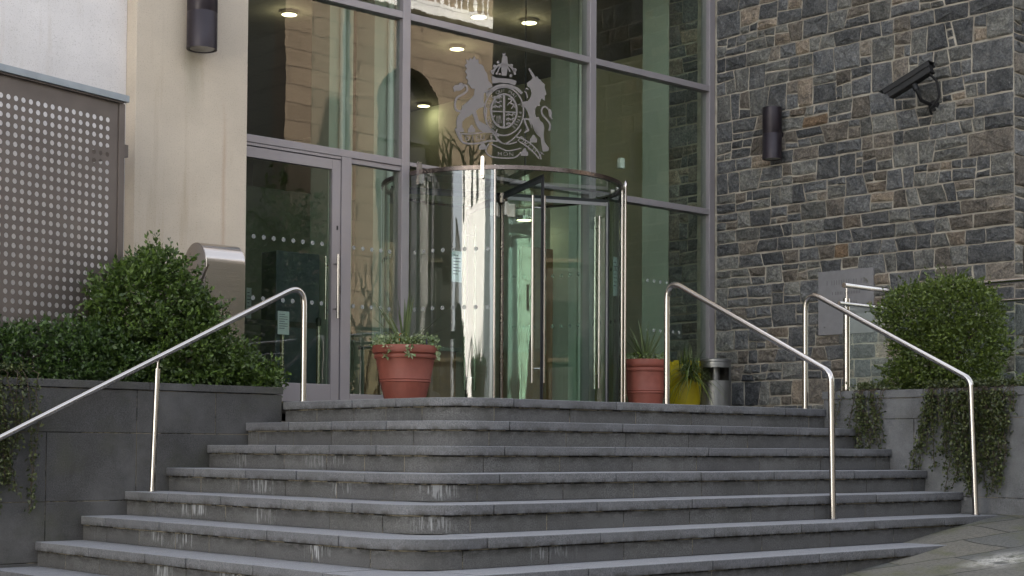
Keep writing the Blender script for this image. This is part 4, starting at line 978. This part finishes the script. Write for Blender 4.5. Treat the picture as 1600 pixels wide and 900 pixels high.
# ------------------------------------------------------------------ flower pots
def pot_mesh(mb, c, rt, rb_, h):
    prof = [(0.0, 0.0), (rb_, 0), (rb_ + (rt - rb_) * .42, h * .385), (rb_ + (rt - rb_) * .44 + .006, h * .395), (rb_ + (rt - rb_) * .44 + .006, h * .415), (rb_ + (rt - rb_) * .46, h * .425), (rb_ + (rt - rb_) * .455 + .006, h * .44), (rb_ + (rt - rb_) * .47, h * .455),
            (rt * .89, h * .78), (rt * .93, h * .785), (rt * .945, h * .80), (rt * .945, h * .835), (rt * .925, h * .85), (rt * .955, h * .865), (rt * .99, h * .88), (rt, h * .91), (rt, h * .97), (rt * .985, h), (rt * .93, h), (rt * .91, h * .97), (rt * .88, h * .9), (0.001, h * .9)]
    mb.lathe(prof, c, 48, False)
def blades(c, n, L, spread, seed, w0=.012, mat='leaf_yucca', parent=None, droop=None, jit=.012):
    c0_ = c; rnd = random.Random(seed); V = []; F = []; A = []
    for i in range(n):
        c = (c0_[0] + rnd.uniform(-1, 1) * jit, c0_[1] + rnd.uniform(-1, 1) * jit, c0_[2] + rnd.uniform(-.5, .5) * jit); az = rnd.uniform(0, 2 * math.pi); tilt = rnd.uniform(.05, spread) ; l = L * rnd.uniform(.6, 1.1); d = Vector((math.cos(az) * math.sin(tilt), math.sin(az) * math.sin(tilt), math.cos(tilt)))
        s_ = d.cross(Vector((0, 0, 1))).normalized() if d.z < .999 else Vector((1, 0, 0)); dr_ = rnd.uniform(.02, .22) * l if droop is None else rnd.uniform(.3, 1) * droop * l; b = len(V); m_ = 6
        for j in range(m_ + 1):
            t = j / m_; p = Vector(c) + d * l * t - Vector((0, 0, dr_ * t * t)); ww = w0 * (1 - t ** 2.2) * (.6 + .8 * min(1, t * 4)) + .0008
            V += [p - s_ * ww, p + s_ * ww]
        v_ = rnd.random()
        for j in range(m_): F.append((b + 2 * j, b + 2 * j + 1, b + 2 * j + 3, b + 2 * j + 2)); A.append(v_)
    me = bpy.data.meshes.new('spiky_leaves'); me.from_pydata([tuple(v) for v in V], [], F); at_ = me.attributes.new('leaf', 'FLOAT', 'FACE'); at_.data.foreach_set('value', A); me.materials.append(M[mat])
    ob = bpy.data.objects.new('spiky_leaves', me); COL.objects.link(ob); ob.parent = parent; ob.matrix_parent_inverse = Matrix.Translation(-Vector(parent.location)); return ob
def pot(label, plabel, c, rt, rb_, h, seed, big):
    t = thing('flower_pot', label, 'pot', c); mb = MB(); pot_mesh(mb, c, rt, rb_, h); mb.build('pot_body', 'terracotta', t, smooth=True, recalc=False)
    mb = MB(); mb.lathe([(rt * .9, 0), (.01, .012)], (c[0], c[1], c[2] + h * .93), 24); mb.build('soil', 'soil', t)
    p = thing('potted_plant', plabel, 'plant', (c[0], c[1], c[2] + h * .93))
    blades((c[0], c[1], c[2] + h * .92), 40 if big else 44, .60 if big else .52, 1.1 if big else .85, seed, .007 if big else .009, 'leaf_yucca', p)
    rnd = random.Random(seed + 1); P = []; N = []
    for _ in range(520 if big else 160):
        a = rnd.uniform(0, 2 * math.pi); r_ = rt * rnd.uniform(.35, 1.0) ** .6; ov = .0
        z = c[2] + h + rnd.uniform(-.01, .075) * (1.2 if big else .6); P.append((c[0] + r_ * math.cos(a), c[1] + r_ * math.sin(a), z)); N.append((math.cos(a), math.sin(a), .6))
    if big:
        for a0 in (R(-122), R(-60), R(200)):
            for _ in range(26): a = a0 + rnd.uniform(-.12, .12); P.append((c[0] + (rt + .012) * math.cos(a), c[1] + (rt + .012) * math.sin(a), c[2] + h - rnd.uniform(0, .11))); N.append((math.cos(a), math.sin(a), -.5))
    leaves(P, N, .035, 'trailing_leaves', 'leaf_variegated', p, .7, seed)
    leaves([(c[0] + rnd.uniform(-.8, .8) * rt, c[1] + rnd.uniform(-.8, .8) * rt, c[2] + h + rnd.uniform(-.02, .06)) for _ in range(300 if big else 150)], [(rnd.uniform(-1, 1), rnd.uniform(-1, 1), 1) for _ in range(300 if big else 150)], .04, 'green_leaves', 'leaf_mid', p, .5, seed + 5)
    if big:
        plain('orange_petal', (.8, .22, .02), .5); plain('purple_petal', (.06, .03, .18), .5)
        for (dx, dy, mt, nm) in ((-.165, -.13, 'orange_petal', 'orange_flower'), (.10, -.17, 'purple_petal', 'purple_flower')):
            mb = MB(); fc = Vector((c[0] + dx, c[1] + dy, c[2] + h + .085))
            for j in range(9):
                a = 2 * math.pi * j / 9; d = Vector((math.cos(a), math.sin(a), .35)) * .032; s_ = Vector((-math.sin(a), math.cos(a), 0)) * .012; mb.add([fc, fc + d * .6 + s_, fc + d, fc + d * .6 - s_], [(0, 1, 2, 3)])
            mb.tube([fc, fc - Vector((0, 0, .09))], .003, 5); mb.build(nm, mt, p)
pot('large terracotta flower pot standing left of the revolving door', 'spiky plant with variegated ivy and an orange flower in the left pot', (1.28, 2.2, 0), .285, .165, .515, 11, True)
pot('terracotta flower pot standing between the revolving door and the yellow planter', 'spiky plant growing in the right terracotta pot', (5.06, 2.9, 0), .235, .165, .585, 23, False)
# yellow planter
yc_ = (5.99, 3.2, 0); yp = thing('yellow_planter', 'bright yellow plastic planter half hidden behind the middle handrail', 'planter', yc_)
mb = MB(); mb.lathe([(0.001, 0), (.17, 0), (.20, .1), (.225, .3), (.222, .47), (.205, .56), (.19, .575), (.175, .57), (.17, .5), (.001, .5)], yc_, 32, False)
for j in range(9):
    a = 2 * math.pi * j / 9; mb.box(-.02, .02, -.03, .03, .0, .06, Matrix.Translation((yc_[0] + .19 * math.cos(a), yc_[1] + .19 * math.sin(a), .56)) @ Matrix.Rotation(a, 4, 'Z'))
mb.build('planter_body', 'yellow_plastic', yp, smooth=True)
gp = thing('potted_grass', 'green grassy plant drooping over the yellow planter', 'plant', (5.9, 3.02, .5))
blades((5.88, 3.02, .52), 150, .40, 1.6, 44, .0035, 'leaf_yucca', gp, droop=.75, jit=.09); blades((5.82, 2.94, .46), 170, .40, 2.2, 46, .0035, 'leaf_mid', gp, droop=.8, jit=.10)

# ------------------------------------------------------------------ across the street (seen in the glass)
ob = thing('ashlar_building', 'sandstone ashlar building across the street, mirrored in the glazing', 'building', (16, -14, 0))
mb = MB()
x0, x1, yf = 12.9, 21.6, -14.0; ac, ar, az0, az1 = 16.5, .95, 4.6, 8.0
mb.box(x0, ac - ar, yf - .5, yf, -1, 13); mb.box(ac + ar, x1, yf - .5, yf, -1, 13); mb.box(ac - ar, ac + ar, yf - .5, yf, -1, az0)
mb.prism([(ac - ar, yf, 13), (ac - ar, yf, az1)] + [(ac - ar * math.cos(R(i * 10)), yf, az1 + ar * math.sin(R(i * 10))) for i in range(1, 18)] + [(ac + ar, yf, az1), (ac + ar, yf, 13)], (0, -.5, 0)); mb.build('front_wall', 'ashlar_tan', ob)
mb = MB(); mb.box(x0 + .01, x0 + .5, -34, yf - .501, -1, 13); mb.build('side_wall', 'ashlar_side', ob)
mb = MB(); mb.box(ac - ar - .1, ac + ar + .1, yf - .45, yf - .4, az0 - .1, 9.2); mb.build('window_glass', 'rubber', ob)
mb = MB(); mb.box(ac - .04, ac + .04, yf - .39, yf - .3, az0, 9.1); mb.box(ac - ar, ac + ar, yf - .385, yf - .31, 7.2, 7.28); mb.build('window_frame', 'frame_dark', ob)
mb = MB(); mb.box(x0 - .3, x1 + .3, yf - .4, yf + .3, 10.3, 10.6); mb.box(x0 - .2, x1 + .2, yf - .3, yf + .2, 11.6, 11.8)
for i in range(40): mb.tube([(x0 + i * .22, yf - .05, 10.6), (x0 + i * .22, yf - .05, 11.6)], .06, 8)
mb.build('balustrade', 'ashlar_white', ob)
mb = MB(); mb.tube([(14.6, yf + .09, -1), (14.6, yf + .09, 11)], .07, 10); mb.build('drainpipe', 'frame_dark', ob, smooth=True)
wb = thing('streak_reflector', 'white house-shaped reflector added down the street for the bright streak in the revolving door', 'building', (-18, -4, 0))  # added sunlit house shape, stands in for bright sky in the curved glass
wa = R(50); fd = Vector((math.cos(wa), math.sin(wa), 0)); td = Vector((-math.sin(wa), math.cos(wa), 0)); c0 = Vector((-17.5, -3.6, -3))
mb = MB(); mb.prism([c0 - td * 5.6, c0 + td * 3.8, c0 + td * 3.8 - fd * 8, c0 - td * 5.6 - fd * 8], (0, 0, 12)); mb.build('wall', 'white_paint', wb)
mb = MB()
for s_ in (-3.2, -1.2, 2.6):
    q = c0 + td * s_ + fd * .01; mb.prism([q + Vector((0, 0, 8.2)), q + td * .8 + Vector((0, 0, 8.2)), q + td * .8 + Vector((0, 0, 9.8)), q + Vector((0, 0, 9.8))], fd * .03)
mb.build('window', 'rubber', wb)
mb = MB(); mb.box(-13.2, -12.5, -6.6, -5.9, -2.6, 1.15); mb.box(-13.3, -12.4, -6.7, -5.8, 1.15, 1.3); tag(mb.build('gate_pier', 'ashlar_tan', bevel=.02), 'tan stone gate pier down the street, mirrored low in the revolving door', 'gate pier')
tc = thing('stone_terrace', 'long dark stone terrace down the slope opposite the courthouse', 'building', (-6, -24, -2))
k = NT('terrace_stone'); o = k.obj(); M['terrace_stone'] = k.pbr(ashlar(k, o, (.085, .08, .072), 'x'), .9)
mb = MB(); mb.box(-20, 9.5, -32, -24, -3, 7.5); mb.build('wall', 'terrace_stone', tc)
mb = MB(); mb.prism([(-20.3, -23.6, 7.5), (-20.3, -32.4, 7.5), (-20.3, -28, 10.2)], (30, 0, 0)); mb.build('roof', 'slate_roof', tc)
for i in range(9):
    for z in (-.8, 2.2, 5.0):
        x = -19 + i * 3.2; mb = MB(); mb.box(x, x + 1.0, -23.99, -23.95, z, z + 1.6); wn = mb.build('window', 'rubber', tc); mb = MB(); mb.box(x - .1, x + 1.1, -23.94, -23.85, z - .12, z - .01); mb.build('sill', 'ashlar_tan', wn)
# iron railings and trees over the street
ir = thing('iron_railings', 'black iron railings with spikes across the street, mirrored in the glass', 'fence', (14, -12.5, 0))
mb = MB(); gz = -1.2
for i in range(70): mb.tube([(9.5 + i * .16, -12.5, gz), (9.5 + i * .16, -12.5, gz + 1.9), (9.5 + i * .16, -12.5, gz + 2.05)], .012, 5, taper=[1, 1, .1])
mb.build('bars', 'black_paint', ir); mb = MB(); mb.box(9.5, 20.6, -12.52, -12.48, gz + 1.6, gz + 1.65); mb.box(9.5, 20.6, -12.52, -12.48, gz + .2, gz + .25); mb.build('rails', 'black_paint', ir)
def tree(label, c, h, cr, nl, seed, crown=True):
    rnd = random.Random(seed); t = thing('tree', label, 'tree', c, 'trees across the street'); mb = MB(); tips = []
    def grow(p, d, l, r_, dep):
        q = p + d * l; mb.tube([p, p.lerp(q, .5) + Vector((rnd.uniform(-.05, .05) * l, rnd.uniform(-.05, .05) * l, 0)), q], r_, 6, taper=[1, .85, .65])
        if dep == 0: tips.append(q); return
        for _ in range(3):
            nd = (d + Vector((rnd.uniform(-.8, .8), rnd.uniform(-.8, .8), rnd.uniform(-.1, .6)))).normalized(); grow(q, nd, l * rnd.uniform(.6, .8), r_ * .6, dep - 1)
    grow(Vector(c), Vector((0, 0, 1)), h * .35, .16, 4 if not crown else 3); mb.build('trunk', 'bark', t, smooth=True)
    if crown:
        Pn, Nv = blob_points([(q.x, q.y, q.z, cr * .45, cr * .45, cr * .35) for q in tips[::2]], nl, seed, .8, .3); leaves(Pn, Nv, .18, 'crown', 'tree_leaf_far' if False else 'leaf_dark', t, .6, seed)
tree('bare winter tree across the street, mirrored beside the etched arms', (15.2, -9.5, -1.0), 8.5, 2, 0, 3, False)
tree('dark evergreen tree across the street, left one of two in the mirrored view', (-21, 7.5, -2.5), 5, 2.2, 9000, 5)
tree('dark evergreen tree down the street beside the added white reflector', (-9.5, -17.5, -2.4), 5, 2.4, 9000, 6)
ev = thing('evergreen', 'dark conical evergreen across the street, mirrored in the entrance door', 'tree', (9.9, -9.6, -1))
Pn, Nv = blob_points([(9.9, -9.6, 2.3, 1.15, 1.1, 2.5), (9.0, -9.8, 1.2, 1.3, 1.0, 1.9), (10.4, -9.7, .9, 1.0, 1.0, 1.6)], 16000, 41, .7, .2); leaves(Pn, Nv, .13, 'crown', 'leaf_dark', ev, .6, 41)
mb = MB(); mb.tube([(9.9, -9.6, -1.2), (9.9, -9.6, 1), (9.9, -9.6, 3.5)], .14, 8, taper=[1, .8, .3]); mb.build('trunk', 'bark', ev, smooth=True)
tree('dense evergreen tree beyond the sandstone building', (25, -13, -.8), 12, 3.4, 9000, 8)
